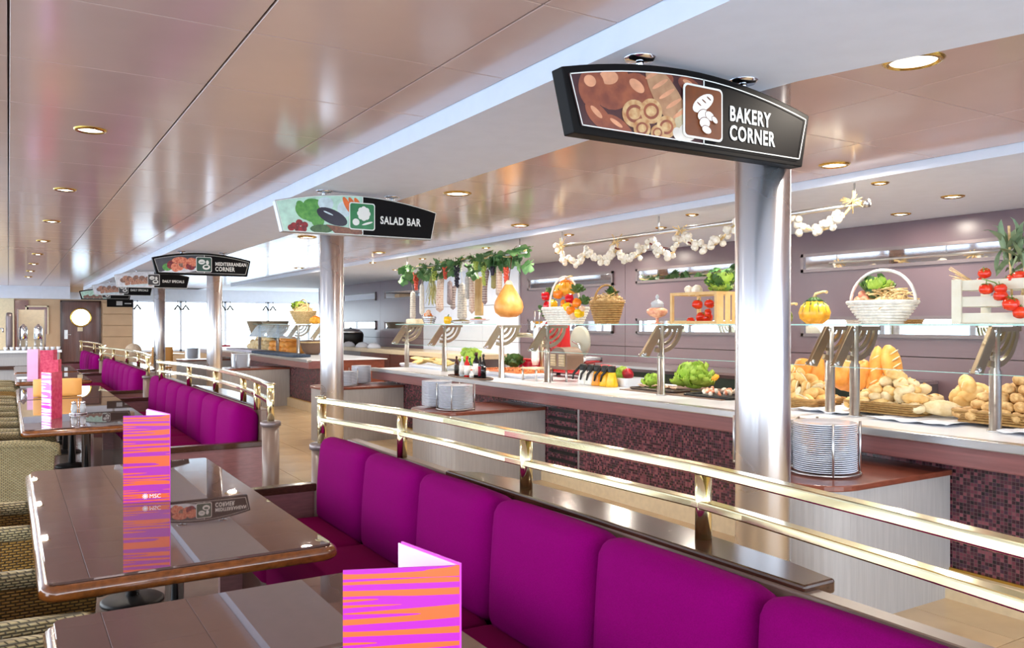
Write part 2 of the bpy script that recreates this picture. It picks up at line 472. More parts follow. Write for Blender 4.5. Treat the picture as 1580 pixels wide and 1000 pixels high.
# narrow mirrors in dark frames, two rows
framem = mk('pewter_frame', (120, 108, 108), 0.35, 0.6, var=0.05)
spans = [(3.88, 6.22), (6.74, 9.1), (9.63, 11.98), (16.3, 18.36), (18.9, 21.2)]
where = ['beside the bakery crate', 'over the glass cake stand', 'behind the pepper baskets', 'behind the hanging hams', 'near the far end of the mauve wall']
for (a, b), wh in zip(spans, where):
    for (z0, z1, nm) in ((2.18, 2.39, 'upper'), (1.46, 1.68, 'lower')):
        t = thing('wall_mirror', '%s narrow grey framed mirror %s' % (nm, wh), 'mirror', (XW, (a + b) / 2, z0), 'strip mirrors on the mauve wall')
        MB().box(XW - 0.008, XW - 0.002, a + 0.03, b - 0.03, z0 + 0.03, z1 - 0.03).build('mirror_glass', mirror, t)
        f = MB()
        f.box(XW - 0.03, XW - 0.001, a, b, z0, z0 + 0.035).box(XW - 0.03, XW - 0.001, a, b, z1 - 0.035, z1)
        f.box(XW - 0.03, XW - 0.001, a, a + 0.035, z0, z1).box(XW - 0.03, XW - 0.001, b - 0.035, b, z0, z1)
        f.build('mirror_frame', framem, t)
# back wall with door and sea windows
wb = MB()
wb.box(XL, 1.32, YB, YB + 0.12, 0, 2.34).box(1.32, 2.42, YB, YB + 0.12, 2.3, 2.34).box(2.42, 3.3, YB, YB + 0.12, 0, 2.34)
wb.box(3.3, 13, YB, YB + 0.12, 0, 0.72)
wbo = wb.build('wall_back', tanwall)
tag(wbo, 'far tan panelled wall with a door and sea windows', None, None, 'structure')
MB().box(XL, 13, YB - 0.1, YB + 0.12, 2.34, ZC + 0.02).build('bulkhead', white, wbo)
MB().box(XL, 1.55, YB - 0.6, YB - 0.1, 2.34, ZC).build('bulkhead', white, wbo)
MB().box(1.55, 3.3, YB - 0.5, YB - 0.1, 2.55, ZC).build('bulkhead', tanwall, wbo)
for z0, z1 in ((0.1, 1.2), (1.21, 1.55), (1.56, 1.9), (1.91, 2.25)):
    MB().box(2.46, 3.28, YB - 0.05, YB, z0, z1).build('groove_panel', tanwall, wbo, bevel=0.012)
MB().box(XL, 0.14, YB - 0.06, YB, 0.0, 2.34).build('pale_panel', cream, wbo)
MB().box(0.16, 0.5, YB - 0.03, YB, 0.0, 2.3).build('alcove_panel', midwood, wbo)
# door with a porthole
do = thing('door_1', None, None, (1.87, YB, 0), None, 'structure')
do['label'] = 'dark brown wooden door with a bright round porthole'
d = MB()
cx, cz, pr = 1.87, 1.80, 0.26
N = 40
ring = [(cx + pr * math.cos(2 * PI * i / N), cz + pr * math.sin(2 * PI * i / N)) for i in range(N)]
def outer(a):
    c, s_ = math.cos(a), math.sin(a); k = min((0.5 / abs(c)) if abs(c) > 1e-6 else 9, ((0.46 if s_ > 0 else 1.78) / abs(s_)) if abs(s_) > 1e-6 else 9)
    return (cx + c * k, cz + s_ * k)
angs = sorted([2 * PI * i / N for i in range(N)] + [math.atan2(0.46, 0.5), PI - math.atan2(0.46, 0.5), PI + math.atan2(1.78, 0.5), 2 * PI - math.atan2(1.78, 0.5)])
for a0, a1 in zip(angs, angs[1:] + [2 * PI]):
    p0 = (cx + pr * math.cos(a0), cz + pr * math.sin(a0)); p1 = (cx + pr * math.cos(a1), cz + pr * math.sin(a1))
    q0, q1 = outer(a0), outer(a1)
    d.prism([p0, q0, q1, p1], YB + 0.01, YB + 0.06, 'xz')
doorwood = mk('walnut_door', (96, 58, 48), 0.3, var=0.2, scale=3, stretch=(12, 12, 0.8), coat=0.3)
d.build('door_leaf', doorwood, do)
MB().tube([(cx + (pr + 0.01) * math.cos(2 * PI * i / N), YB + 0.01, cz + (pr + 0.01) * math.sin(2 * PI * i / N)) for i in range(N)], 0.025, 8, closed=True).build('porthole_ring', goldtrim, do)
MB().lathe([(pr, 0), (pr, 0.006)], (cx, YB + 0.035, cz), 40, M=Matrix.Rotation(PI / 2, 3, 'X')).build('porthole_pane', glass, do)
MB().box(1.37 - 0.05, 1.37, YB - 0.03, YB + 0.08, 0, 2.3).box(2.37, 2.42, YB - 0.03, YB + 0.08, 0, 2.3).box(1.32, 2.42, YB - 0.03, YB + 0.08, 2.26, 2.31).build('door_frame', darkwood, do)
MB().box(1.43, 1.52, YB - 0.005, YB + 0.012, 1.15, 1.42).tube([(1.475, YB - 0.05, 1.28), (1.6, YB - 0.05, 1.28)], 0.012).build('door_handle', steel, do)
MB().box(1.78, 1.92, YB, YB + 0.012, 1.38, 1.5).build('door_notice', cream, do)
# sea windows across the far end
wx = [3.3, 4.72, 6.1, 7.5, 8.9, 10.3, 11.7, 13.0]
for i in range(7):
    t = thing('window_%d' % (i + 1), None, None, (wx[i], YB, 0.72), None, 'structure')
    t['label'] = 'tall sea window in the far wall, number %d from the tan panel' % (i + 1)
    f = MB(); a, b = wx[i], wx[i + 1]
    f.box(a, a + 0.035, YB, YB + 0.1, 0.72, 2.34).box(b - 0.035, b, YB, YB + 0.1, 0.72, 2.34).box(a, b, YB, YB + 0.1, 0.72, 0.78).box(a, b, YB, YB + 0.1, 2.29, 2.34)
    f.box(a, b, YB + 0.03, YB + 0.07, 1.38, 1.41)
    f.build('window_frame', white, t)
    MB().box(a + 0.03, b - 0.03, YB + 0.045, YB + 0.051, 0.77, 2.3).build('window_pane', glass, t)
# glazed window wall along the port side (it lights the room); no wall behind the viewer, left open for sky light
wl = MB(); wl.box(XL - 0.15, XL, YN, YB, 0, 0.32).box(XL - 0.15, XL, YN, YB, 2.6, ZC + 0.02)
y = YN
while y < YB:
    wl.box(XL - 0.12, XL, y, y + 0.14, 0.32, 2.6); y += 2.2
wlo = wl.build('wall_left', white)
tag(wlo, 'window wall along the sea side of the room', None, None, 'structure')
# ------------------------------------------------------------------ chrome columns
for k in range(4):
    yk = 2.525 + 5.7 * k
    t = thing('column', None, None, (2.86, yk, 0), None, 'structure')
    t['label'] = ['mirror chrome column beside the bakery sign', 'mirror chrome column beneath the salad bar sign', 'mirror chrome column beneath the mediterranean corner sign', 'mirror chrome column beneath the daily specials sign'][k]
    MB().lathe([(0.119, 0), (0.119, ZC)], (2.86, yk, 0), 48).build('column_sleeve', satinchrome, t)
    MB().box(2.86 + 0.112, 2.86 + 0.122, yk - 0.012, yk + 0.012, 0, ZC).build('joint_strip', dsteel, t)
    MB().lathe([(0.135, 0), (0.135, 0.05), (0.122, 0.06)], (2.86, yk, 0), 40).build('base_ring', steel, t)
# ------------------------------------------------------------------ recessed downlights
lampglow = mk('lamp_glow', (255, 236, 200), 0.4, emis=14.0)
frost = mk('frosted_lamp_glass', (240, 236, 220), 0.3, emis=2.0)
def downlight(x, y, z, r, label, group, on=True, power=18.0):
    t = thing('downlight', label, 'downlight', (x, y, z), group)
    MB().lathe([(r * 0.80, -0.002), (r * 0.85, -0.012), (r * 1.0, -0.008), (r * 1.06, -0.001), (r * 1.06, 0.0)], (x, y, z), 28).build('trim_ring', goldtrim, t)
    MB().lathe([(0.0, -0.0035), (r * 0.8, -0.0035), (r * 0.8, -0.001)], (x, y, z), 24).build('reflector', frost if on else goldtrim, t)
    MB().ell((x, y, z - 0.004), (r * 0.42, r * 0.42, 0.008), 16).build('bulb', lampglow, t)
    if power:
        l = bpy.data.lights.new('downlight_lamp', 'AREA'); l.shape = 'DISK'; l.size = r * 1.2; l.energy = power; l.color = (1.0, 0.9, 0.77)
        lo = bpy.data.objects.new('downlight_lamp', l); COL.objects.link(lo); lo.parent = t; lo.location = (0, 0, -0.03)
ords = ['first', 'second', 'third', 'fourth', 'fifth', 'sixth', 'seventh', 'eighth', 'ninth', 'tenth', 'eleventh', 'twelfth', 'thirteenth', 'fourteenth']
for k in range(8):
    downlight(0.395, 5.2 + 2.42 * k, ZC, 0.082, 'gold rimmed downlight over the dining tables, %s along the row' % ords[k], 'downlights over the tables')
for k in range(4):
    downlight(3.22, 2.04 + 4.08 * k, ZC, 0.115, 'gold rimmed downlight close beside the white beam over the aisle, %s in the row' % ords[k], 'downlights over the aisle')
    downlight(4.86, 3.66 + 4.08 * k, ZC, 0.10, 'gold rimmed downlight beside the buffet soffit over the aisle, %s in the row' % ords[k], 'downlights over the aisle')
sl = [(1470, 303), (1390, 330), (1358, 282), (1068, 331), (1020, 351), (962, 370), (948, 383), (878, 362), (862, 390), (750, 382), (652, 399), (690, 407), (610, 416), (575, 405)]
for k, (px, py) in enumerate(sl):
    p = onz(px, py, ZS)
    downlight(p.x, p.y, ZS, 0.085 if k < 2 else 0.06, 'small gold spotlight in the white buffet soffit, %s from the bakery end' % ords[k], 'spotlights in the buffet soffit', power=15.0)
# ================================================================== BENCHES
def lens(y0, y1, x_in, pts):
    return [(x_in, y0)] + pts + [(x_in, y1)]
def bench(ys, label, ledge=None, pillow_r=0.07):
    y0, y1 = min(ys), max(ys)
    t = thing('banquette_bench', label, 'bench', (1.5, (y0 + y1) / 2, 0), 'magenta banquettes along the railing')
    MB().box(1.14, 1.80, y0 - 0.02, y1 + 0.02, 0.0, 0.30).build('plinth', darkwood, t)
    MB().box(1.77, 1.84, y0 - 0.04, y1 + 0.04, 0.0, 0.895).build('back_panel', greypost, t, bevel=0.008)
    for a, b in zip(ys[:-1], ys[1:]):
        lo, hi = min(a, b), max(a, b)
        MB().rbox(1.06, 1.60, lo + 0.004, hi - 0.004, 0.30, 0.465, 0.05, 5, (0, 0, 0.02)).build('seat_cushion', fabric2, t)
        c = MB().rbox(0, 0.21, lo + 0.002, hi - 0.002, 0, 0.53, 0.082, 9, (0.032, 0.0, 0.008))
        c.v = [(1.545 + v[0] + (v[2] - 0.1) * 0.06, v[1], 0.425 + v[2] - 0.075 * (max(0, v[0]) / 0.21) * (v[2] / 0.53)) for v in c.v]
        c.build('back_cushion', fabric, t)
    for yy in (y0 - 0.10, y1 + 0.02):
        e = thing('end_panel', None, None); e.parent = t; e.location = (1.4 - 1.5, yy - (y0 + y1) / 2, 0)
        MB().box(1.02, 1.84, yy + 0.015, yy + 0.065, 0, 0.60).build('panel', mauvewood, e)
        MB().box(1.0, 1.84, yy, yy + 0.08, 0.60, 0.645).build('cap', darkwood, e, bevel=0.006)
    if ledge:
        MB().prism(ledge, 0.872, 0.912).build('ledge', darkwood, t, bevel=0.008)
        MB().prism([(min(p[0], 1.93) - 0.0 if p[0] < 1.8 else p[0] - 0.06, p[1]) for p in ledge], 0.0, 0.872).build('ledge_support', greypost, t)
    return t
b1 = [4.78, 4.06, 3.40, 2.74, 2.09, 1.44, 0.80, 0.16]
bench(b1, 'nearest magenta banquette with the dark wooden ledge behind it',
      [(1.78, 1.43), (1.905, 1.43), (1.935, 1.6), (1.965, 2.1), (1.97, 2.6), (1.93, 3.1), (1.87, 3.32), (1.755, 3.46), (1.77, 2.6)])
b2 = [6.86 + 0.67 * k for k in range(8)]
bench(b2, 'second magenta banquette, beside the round taupe post',
      [(1.78, 7.0), (1.9, 7.3), (1.98, 8.0), (1.99, 8.7), (1.92, 9.4), (1.78, 9.8)])
b3 = [13.0 + 0.68 * k for k in range(8)]
bench(b3, 'third magenta banquette along the railing, beside the long far table',
      [(1.78, 13.2), (1.92, 13.6), (1.99, 14.4), (1.99, 15.4), (1.9, 16.4), (1.78, 17)])
bench([19.4 + 0.68 * k for k in range(7)], 'farthest magenta banquette, next to the brown door')
# round end posts and brass railings
def rail(path, posts, label, ends):
    xm = sum(p[0] for p in path) / len(path); ym = sum(p[1] for p in path) / len(path)
    t = thing('brass_railing', label, 'railing', (xm, ym, 0.9), 'brass railings behind the benches')
    MB().sweep(path, 1.118, 1.150, 0.052).build('top_rail', brass, t, bevel=0.006)
    MB().sweep(path, 1.008, 1.036, 0.050).build('middle_rail', brass, t, bevel=0.006)
    for (x, y, z0) in posts:
        MB().cyl((x, y, z0), (x, y, 1.118), 0.027, n=20).build('post', brass, t)
    for (x, y) in ends:
        MB().lathe([(0.034, 1.15), (0.034, 1.156), (0.026, 1.162), (0.0, 1.163)], (x, y, 0), 20).build('end_cap', brass, t)
def endpost(x, y, label):
    t = thing('end_post', label, 'post', (x, y, 0), 'round posts at the bench ends')
    MB().lathe([(0.062, 0), (0.062, 0.84)], (x, y, 0), 28).build('shaft', greypost, t)
    MB().lathe([(0.066, 0.84), (0.075, 0.845), (0.075, 0.872), (0.066, 0.88), (0.0, 0.88)], (x, y, 0), 28).build('cap', framem, t)
rail([(1.62, 4.86), (1.68, 4.55), (1.77, 4.05), (1.815, 3.55), (1.83, 3.0), (1.88, 2.35), (1.90, 1.95), (1.885, 1.72), (1.83, 1.2), (1.78, 0.8), (1.72, 0.35), (1.62, -0.05)],
     [(1.62, 4.84, 0.88), (1.775, 4.0, 0.895), (1.838, 2.88, 0.912), (1.90, 1.92, 0.912), (1.79, 0.86, 0.895), (1.63, 0.0, 0.88)],
     'brass double railing behind the nearest banquette', [(1.62, 4.86), (1.62, -0.05)])
endpost(1.62, 4.84, 'round taupe post with grey cap at the far end of the nearest banquette')
endpost(1.63, 0.0, 'round taupe post with grey cap at the near end of the nearest banquette')
rail([(1.66, 6.12), (1.71, 6.5), (1.76, 7.0), (1.80, 7.7), (1.815, 8.5), (1.78, 9.3), (1.70, 10.1), (1.58, 10.9)],
     [(1.66, 6.13, 0.88), (1.745, 6.85, 0.895), (1.79, 7.5, 0.912), (1.812, 8.75, 0.912), (1.74, 9.8, 0.895), (1.60, 10.85, 0.895)],
     'brass double railing behind the second banquette', [(1.66, 6.12), (1.58, 10.9)])
endpost(1.66, 6.13, 'round taupe post with grey cap beside the second banquette')
rail([(1.66, 12.4), (1.74, 12.9), (1.8, 13.8), (1.82, 15), (1.78, 16.2), (1.66, 17.6), (1.55, 18.1)],
     [(1.66, 12.42, 0.88), (1.77, 13.3, 0.895), (1.81, 14.6, 0.912), (1.79, 15.9, 0.912), (1.7, 17.2, 0.895), (1.56, 18.05, 0.88)],
     'brass double railing behind the third banquette', [(1.66, 12.4), (1.55, 18.1)])
endpost(1.66, 12.42, 'round taupe post with grey cap beside the third banquette')
rail([(1.66, 18.9), (1.78, 19.8), (1.82, 21.5), (1.75, 23.4), (1.62, 24.4)],
     [(1.66, 18.92, 0.88), (1.8, 20.6, 0.895), (1.79, 22.4, 0.895), (1.63, 24.3, 0.895)],
     'brass double railing behind the farthest banquette', [(1.66, 18.9), (1.62, 24.4)])
endpost(1.66, 18.92, 'round taupe post with grey cap beside the farthest banquette')
# ================================================================== TABLES
def rrect(x0, x1, y0, y1, r, n=5):
    pts = []
    for (cx_, cy_, a0) in ((x1 - r, y1 - r, 0), (x0 + r, y1 - r, PI / 2), (x0 + r, y0 + r, PI), (x1 - r, y0 + r, 1.5 * PI)):
        for k in range(n + 1):
            a = a0 + PI / 2 * k / n; pts.append((cx_ + r * math.cos(a), cy_ + r * math.sin(a)))
    return pts
def table(y0, y1, label, x0=0.085, x1=1.135):
    t = thing('dining_table', label, 'table', ((x0 + x1) / 2, (y0 + y1) / 2, 0), 'glass topped dining tables')
    # bullnose wooden top
    m = MB(); rings = []
    for (ins, z) in ((0.03, 0.655), (0.01, 0.66), (0.0, 0.672), (0.0, 0.69), (0.006, 0.704), (0.02, 0.712)):
        rings.append([(x, y, z) for x, y in rrect(x0 + ins, x1 - ins, y0 + ins, y1 - ins, 0.06)])
    n = len(rings[0])
    vs = [v for r_ in rings for v in r_]
    fs = [tuple(range(n))[::-1], tuple((len(rings) - 1) * n + j for j in range(n))]
    m.add(vs, fs, 0, False)
    b = 0
    for i in range(len(rings) - 1):
        for j in range(n):
            m.f.append((i * n + j, i * n + (j + 1) % n, (i + 1) * n + (j + 1) % n, (i + 1) * n + j)); m.m.append(0); m.sm.append(True)
    m.build('wooden_top', edgewood, t)
    MB().prism(rrect(x0 + 0.028, x1 - 0.028, y0 + 0.028, y1 - 0.028, 0.03, 3), 0.7125, 0.722).build('glass_sheet', [tableglass], t, bevel=0.0015, seg=1)
    for yy in (y0 + 0.62, y1 - 0.5):
        p = MB(); cx_ = (x0 + x1) / 2
        p.lathe([(0.038, 0.03), (0.038, 0.62), (0.10, 0.655)], (cx_, yy, 0), 28)
        p.build('pedestal', chrome, t)
        MB().lathe([(0.17, 0.0), (0.17, 0.012), (0.155, 0.022), (0.05, 0.04), (0.0, 0.041)], (cx_, yy, 0), 28).build('base', blackm, t)
    return t
table(0.50, 2.81, 'nearest glass topped dining table, cropped by the bottom of the picture')
table(3.15, 5.68, 'glass topped dining table carrying the tall striped menu')
table(7.86, 10.96, 'glass topped dining table with the red menu and glass cruet')
table(11.0, 13.1, 'glass topped dining table end to end beyond the cruet table')
table(14.5, 16.9, 'far glass topped table beside the third banquette')
table(17.4, 19.9, 'farthest glass topped table, towards the coffee urns')
# ================================================================== WICKER ARMCHAIRS
def chair_proto(label):
    t = thing('wicker_armchair', label, 'chair', (0, 0, 0), 'wicker armchairs along the tables')
    # local: faces +x, seat centre at origin
    W = 0.31
    MB().rbox(-0.27, 0.29, -W + 0.05, W - 0.05, 0.33, 0.43, 0.035, 4, (0, 0, 0.01)).build('seat', wickerseat, t, world=False)
    b = MB(); vs = []; fs = []; n = 14
    for i in range(n + 1):                      # curved shell back
        a = -1 + 2 * i / n
        yy = a * W; xx = -0.33 + 0.10 * abs(a) ** 2.5
        for (dx, z) in ((0.0, 0.30), (-0.05, 0.62), (-0.075, 0.86 - 0.06 * a * a), (-0.03, 0.875 - 0.06 * a * a), (-0.01, 0.62), (0.04, 0.30)):
            vs.append((xx + dx, yy, z))
    for i in range(n):
        for j in range(6):
            fs.append((i * 6 + j, i * 6 + (j + 1) % 6, i * 6 + 6 + (j + 1) % 6, i * 6 + 6 + j))
    fs += [tuple(range(6)), tuple(n * 6 + j for j in range(6))]
    b.add(vs, fs, 0, True).build('backrest', wicker, t, world=False)
    for s_ in (-1, 1):
        a = MB().prism([(-0.30, 0.08), (0.27, 0.08), (0.31, 0.575), (-0.36, 0.62)], s_ * W - 0.022, s_ * W + 0.022, 'xz')
        a.build('side_panel', wicker if s_ > 0 else wicker, t, world=False, bevel=0.01)
        MB().tube([(-0.36, s_ * W, 0.635), (-0.1, s_ * W, 0.612), (0.2, s_ * W, 0.60), (0.315, s_ * W, 0.575), (0.325, s_ * W, 0.50)], [0.036, 0.038, 0.038, 0.034, 0.026], 10).build('arm_roll', wickerlt, t, world=False)
        for xx in (-0.27, 0.26):
            MB().tube([(xx, s_ * (W - 0.03), 0.34), (xx * 1.03, s_ * (W - 0.02), 0.0)], [0.022, 0.018], 8).build('leg', wicker, t, world=False)
    MB().prism([(-0.24, -W + 0.02), (0.285, -W + 0.02), (0.285, W - 0.02), (-0.24, W - 0.02)], 0.14, 0.33).build('apron', wicker, t, world=False)
    return t
chs = [(0.0, 3.40, 'wicker armchair at the near end of the tall striped menu table'), (-0.05, 4.85, 'wicker armchair at the far end of the tall striped menu table'),
       (0.02, 2.60, 'wicker armchair beside the nearest table'), (0.03, 8.17, 'pale woven armchair tucked under the cruet table, nearest of its row'),
       (-0.12, 9.15, 'second wicker armchair along the cruet table'), (-0.15, 10.2, 'third wicker armchair along the cruet table'), (-0.15, 11.6, 'wicker armchair at the table beyond the cruet table, nearer one'),
       (-0.18, 12.6, 'wicker armchair at the table beyond the cruet table, farther one'), (-0.18, 15.0, 'wicker armchair at the far table, nearer one'), (-0.18, 16.2, 'wicker armchair at the far table, farther one')]
cp = chair_proto(chs[0][2]); cp.location = (chs[0][0], chs[0][1], 0)
for (x, y, lb) in chs[1:]:
    c_ = dup(cp, (x, y, 0), lb)
    if 'pale' in lb:
        for ch in c_.children:
            if ch.name.startswith('side_panel'):
                ch.data = ch.data.copy(); ch.data.materials[0] = wickerlt
# ================================================================== MENUS AND CRUETS ON THE TABLES
magenta, orange = (166, 0, 158), (228, 88, 26)
stripes = stripe_mat('magenta_orange_stripes', magenta, orange, 2.6, 95, 0.0, 0.5)
stripes2 = stripe_mat('pink_white_stripes', (214, 40, 214), (250, 226, 246), 3.0, 40, 3.0, 0.47)
pinkin = mk('pale_pink_card', (246, 196, 236), 0.5, var=0.03)
pinkcard = mk('magenta_card', (216, 60, 210), 0.45, var=0.04)
redcard = mk('crimson_print', (206, 26, 84), 0.35, col2=(230, 90, 120), scale=30)
ink = mk('white_ink', (250, 244, 250), 0.5, var=0.01)
def card(p, q, z0, z1, th=0.003):
    p = Vector((p[0], p[1])); q = Vector((q[0], q[1])); d_ = (q - p).normalized(); n_ = Vector((-d_.y, d_.x)) * th
    m = MB(); m.prism([(p.x, p.y), (q.x, q.y), (q.x + n_.x, q.y + n_.y), (p.x + n_.x, p.y + n_.y)], z0, z1)
    return m
def menu(name, p, q, r_, z1, label, front, back, logo=None):
    z0 = 0.7222
    t = thing(name, label, 'menu', (p[0], p[1], z0), 'folded table menus')
    card(p, q, z0, z1).build('front_panel', front, t)
    card(q, r_, z0, z1 + 0.004).build('side_panel', back, t)
    card((q[0] - 0.004, q[1] + 0.006), (r_[0] - 0.004, r_[1] + 0.006), z0, z1).build('inner_sheet', pinkin, t)
    if logo:
        p2, q2 = Vector((p[0], p[1], 0)), Vector((q[0], q[1], 0)); d_ = (q2 - p2).normalized()
        nrm = Vector((d_.y, -d_.x, 0))
        o = p2 + d_ * ((q2 - p2).length * 0.40) + nrm * 0.002 + Vector((0, 0, z0 + 0.02))
        M = Matrix(((d_.x, 0, nrm.x, o.x - t.location.x), (d_.y, 0, nrm.y, o.y - t.location.y), (0, 1, 0, o.z - t.location.z), (0, 0, 0, 1)))
        text_mesh(logo, 0.028, 'logo_lettering', ink, t, M @ Matrix.Translation((0.032, 0, 0)))
        s_ = MB()
        for k in range(10):
            a = 2 * PI * k / 10
            s_.box(0.006, 0.014, -0.0015, 0.0015, 0, 0.0006, 0, M @ Matrix.Translation((0.014, 0.010, 0)) @ Matrix.Rotation(a, 4, 'Z'))
        s_.prism([(0.0055 * math.cos(2 * PI * k / 12), 0.0055 * math.sin(2 * PI * k / 12)) for k in range(12)], 0, 0.0006, 'xy', M=M @ Matrix.Translation((0.014, 0.010, 0)))
        s_.build('logo_emblem', ink, t, world=False)
    return t
a_, b_, c_ = onz(190, 642, 1.15), onz(263, 640, 1.15), onz(228, 632, 1.15)
menu('tall_menu', a_, b_, c_, 1.15, 'tall folded menu with magenta and orange stripes on the second table', stripes, pinkcard, 'MSC')
a_, b_, c_ = onz(529, 880, 1.15), onz(712, 872, 1.15), onz(621, 838, 1.15)
menu('tall_menu', a_, b_, c_, 1.15, 'tall folded menu with magenta and orange stripes on the nearest table', stripes, pinkcard)
a_, b_, c_ = onz(64, 573, 1.16), onz(79, 574, 1.16), onz(96, 572, 1.16)
menu('tall_menu', (a_[0], a_[1]), (b_[0], b_[1]), (c_[0], c_[1]), 1.15, 'red and pink striped folded menu beside the glass cruet', stripes2, redcard)
menu('tall_menu', (0.37, 11.9), (0.54, 11.9), (0.58, 12.0), 1.145, 'crimson picture menu on the table beyond the cruet table', redcard, redcard)
menu('tall_menu', (0.25, 15.0), (0.40, 15.0), (0.43, 15.1), 1.2, 'pale pink menu on the far table', pinkin, redcard)
menu('tall_menu', (0.42, 14.75), (0.60, 14.75), (0.66, 14.85), 1.19, 'crimson striped menu on the far table', redcard, redcard)
tanboard = mk('orange_tan_board', (236, 172, 92), 0.4, var=0.05, scale=4)
for (x0, x1, lb) in ((0.25, 0.77, 'tan board standing behind the red menu and cruet'),):
    t = thing('tan_card_holder', lb, 'card holder', ((x0 + x1) / 2, 11.35, 0.7222), None)
    MB().rbox(x0, x1, 11.33, 11.36, 0.7222, 0.94, 0.012, 3).build('board', tanboard, t)
    MB().box(x0 + 0.05, x1 - 0.05, 11.36, 11.42, 0.7222, 0.74).build('foot', tanboard, t)
cr_glass = mk('cruet_glass', (224, 232, 236), 0.06, var=0.02, trans=0.5)
saltm = mk('white_salt', (240, 240, 238), 0.8, var=0.03)
def cruet(px, py, label):
    p = onz(px, py, 0.7222)
    t = thing('cruet_set', label, 'cruet', p, 'glass cruet sets')
    MB().lathe([(0.075, 0), (0.08, 0.008), (0.075, 0.016), (0, 0.016)], p, 20).tube([p + Vector((0, 0, 0.01)), p + Vector((0, 0, 0.15))], 0.005, 6).build('stand', chrome, t)
    for s_ in (-1, 1):
        q = p + Vector((s_ * 0.038, -0.01, 0.016))
        sh = MB().lathe([(0.024, 0), (0.028, 0.03), (0.025, 0.07), (0.018, 0.085)], q, 14).build('shaker', cr_glass, t)
        MB().lathe([(0.020, 0.085), (0.020, 0.102), (0.012, 0.112), (0, 0.114)], q, 14).build('cap', chrome, sh)
        MB().lathe([(0.02, 0.004), (0.022, 0.04), (0, 0.041)], q, 10).build('filling', saltm if s_ < 0 else blackm, sh)
cruet(121, 639, 'glass salt and pepper cruet beside the red menu')
cruet(103, 610, 'glass salt and pepper cruet farther along the table')
# ================================================================== BUFFET COUNTERS
CZ = 0.96
stone = mk('white_stone_top', (240, 243, 250), 0.3, var=0.03, scale=4)
def counter(y0, y1, label, xb=6.0):
    t = thing('buffet_counter', label, 'counter', (4.9, (y0 + y1) / 2, 0), 'buffet counters')
    MB().box(4.72, 4.78, y0, y1, 0.16, 0.80).build('mosaic_front', mosaic, t)
    MB().box(4.66, 4.72, y0, y1, 0.0, 0.16).build('plinth', cream, t)
    MB().box(4.70, 4.73, y0, y1, 0.16, 0.175).build('bead', goldtrim, t)
    MB().box(4.50, 4.78, y0 - 0.02, y1 + 0.02, 0.805, 0.945).build('wooden_fascia', mauvewood, t, bevel=0.01)
    MB().box(4.50, xb, y0 - 0.02, y1 + 0.02, 0.945, CZ).build('stone_top', stone, t, bevel=0.006)
    MB().box(4.475, 4.56, y0 - 0.02, y1 + 0.02, 0.918, CZ + 0.008).build('steel_lip', steel, t, bevel=0.006)
    MB().box(4.78, xb - 0.05, y0 + 0.02, y1 - 0.02, 0.0, 0.945).build('carcass', midwood, t)
    return t
c1 = counter(-2.0, 11.2, 'long buffet counter with plum mosaic front and steel top')
# vent grille and chrome strip next to the second plate cabinet
g0, g1 = onx(895, 650, 4.72).y, 6.95
for k in range(7):
    z = 0.22 + k * 0.083
    MB().box(4.705, 4.722, g0 + 0.05, g1, z, z + 0.03).build('vent_slat', blackm, c1)
MB().box(4.69, 4.722, g0 - 0.03, g0, 0.18, 0.80).build('chrome_strip', chrome, c1)
c2 = counter(14.2, 24.0, 'farther buffet counter with plum mosaic front beyond the gap')
# plate cabinets standing out from the counter
def cabinet(y0, x0, label, depth=0.78):
    t = thing('plate_cabinet', label, 'cabinet', (4.1, y0 + depth / 2, 0), 'plate cabinets against the counter')
    r_ = 0.26
    def outline(ins):
        pts = [(4.71, y0 + ins), (4.71, y0 + depth - ins)]
        for k in range(9):
            a = PI / 2 + PI / 2 * k / 8
            pts.append((x0 + r_ + (r_ - ins) * math.cos(a), y0 + depth - r_ + (r_ - ins) * math.sin(a)))
        for k in range(9):
            a = PI + PI / 2 * k / 8
            pts.append((x0 + r_ + (r_ - ins) * math.cos(a), y0 + r_ + (r_ - ins) * math.sin(a)))
        return pts
    MB().prism(outline(0.015), 0.0, 0.715, sm=False).build('body', palewood, t)
    MB().prism(outline(0.0), 0.715, 0.748).build('top', midwood, t, bevel=0.006)
    return t
CABS = [(2.74, 3.58, 'pale limed wood plate cabinet beside the nearest chrome column'), (7.0, 3.46, 'pale limed wood plate cabinet beneath the sauce bottles'),
        (10.55, 3.55, 'pale limed wood plate cabinet just right of the second column'), (16.0, 3.45, 'pale limed wood plate cabinet at the far counter'), (20.6, 3.45, 'farthest pale plate cabinet, left of the third column')]
for (y0, x0, lb) in CABS: cabinet(y0, x0, lb)
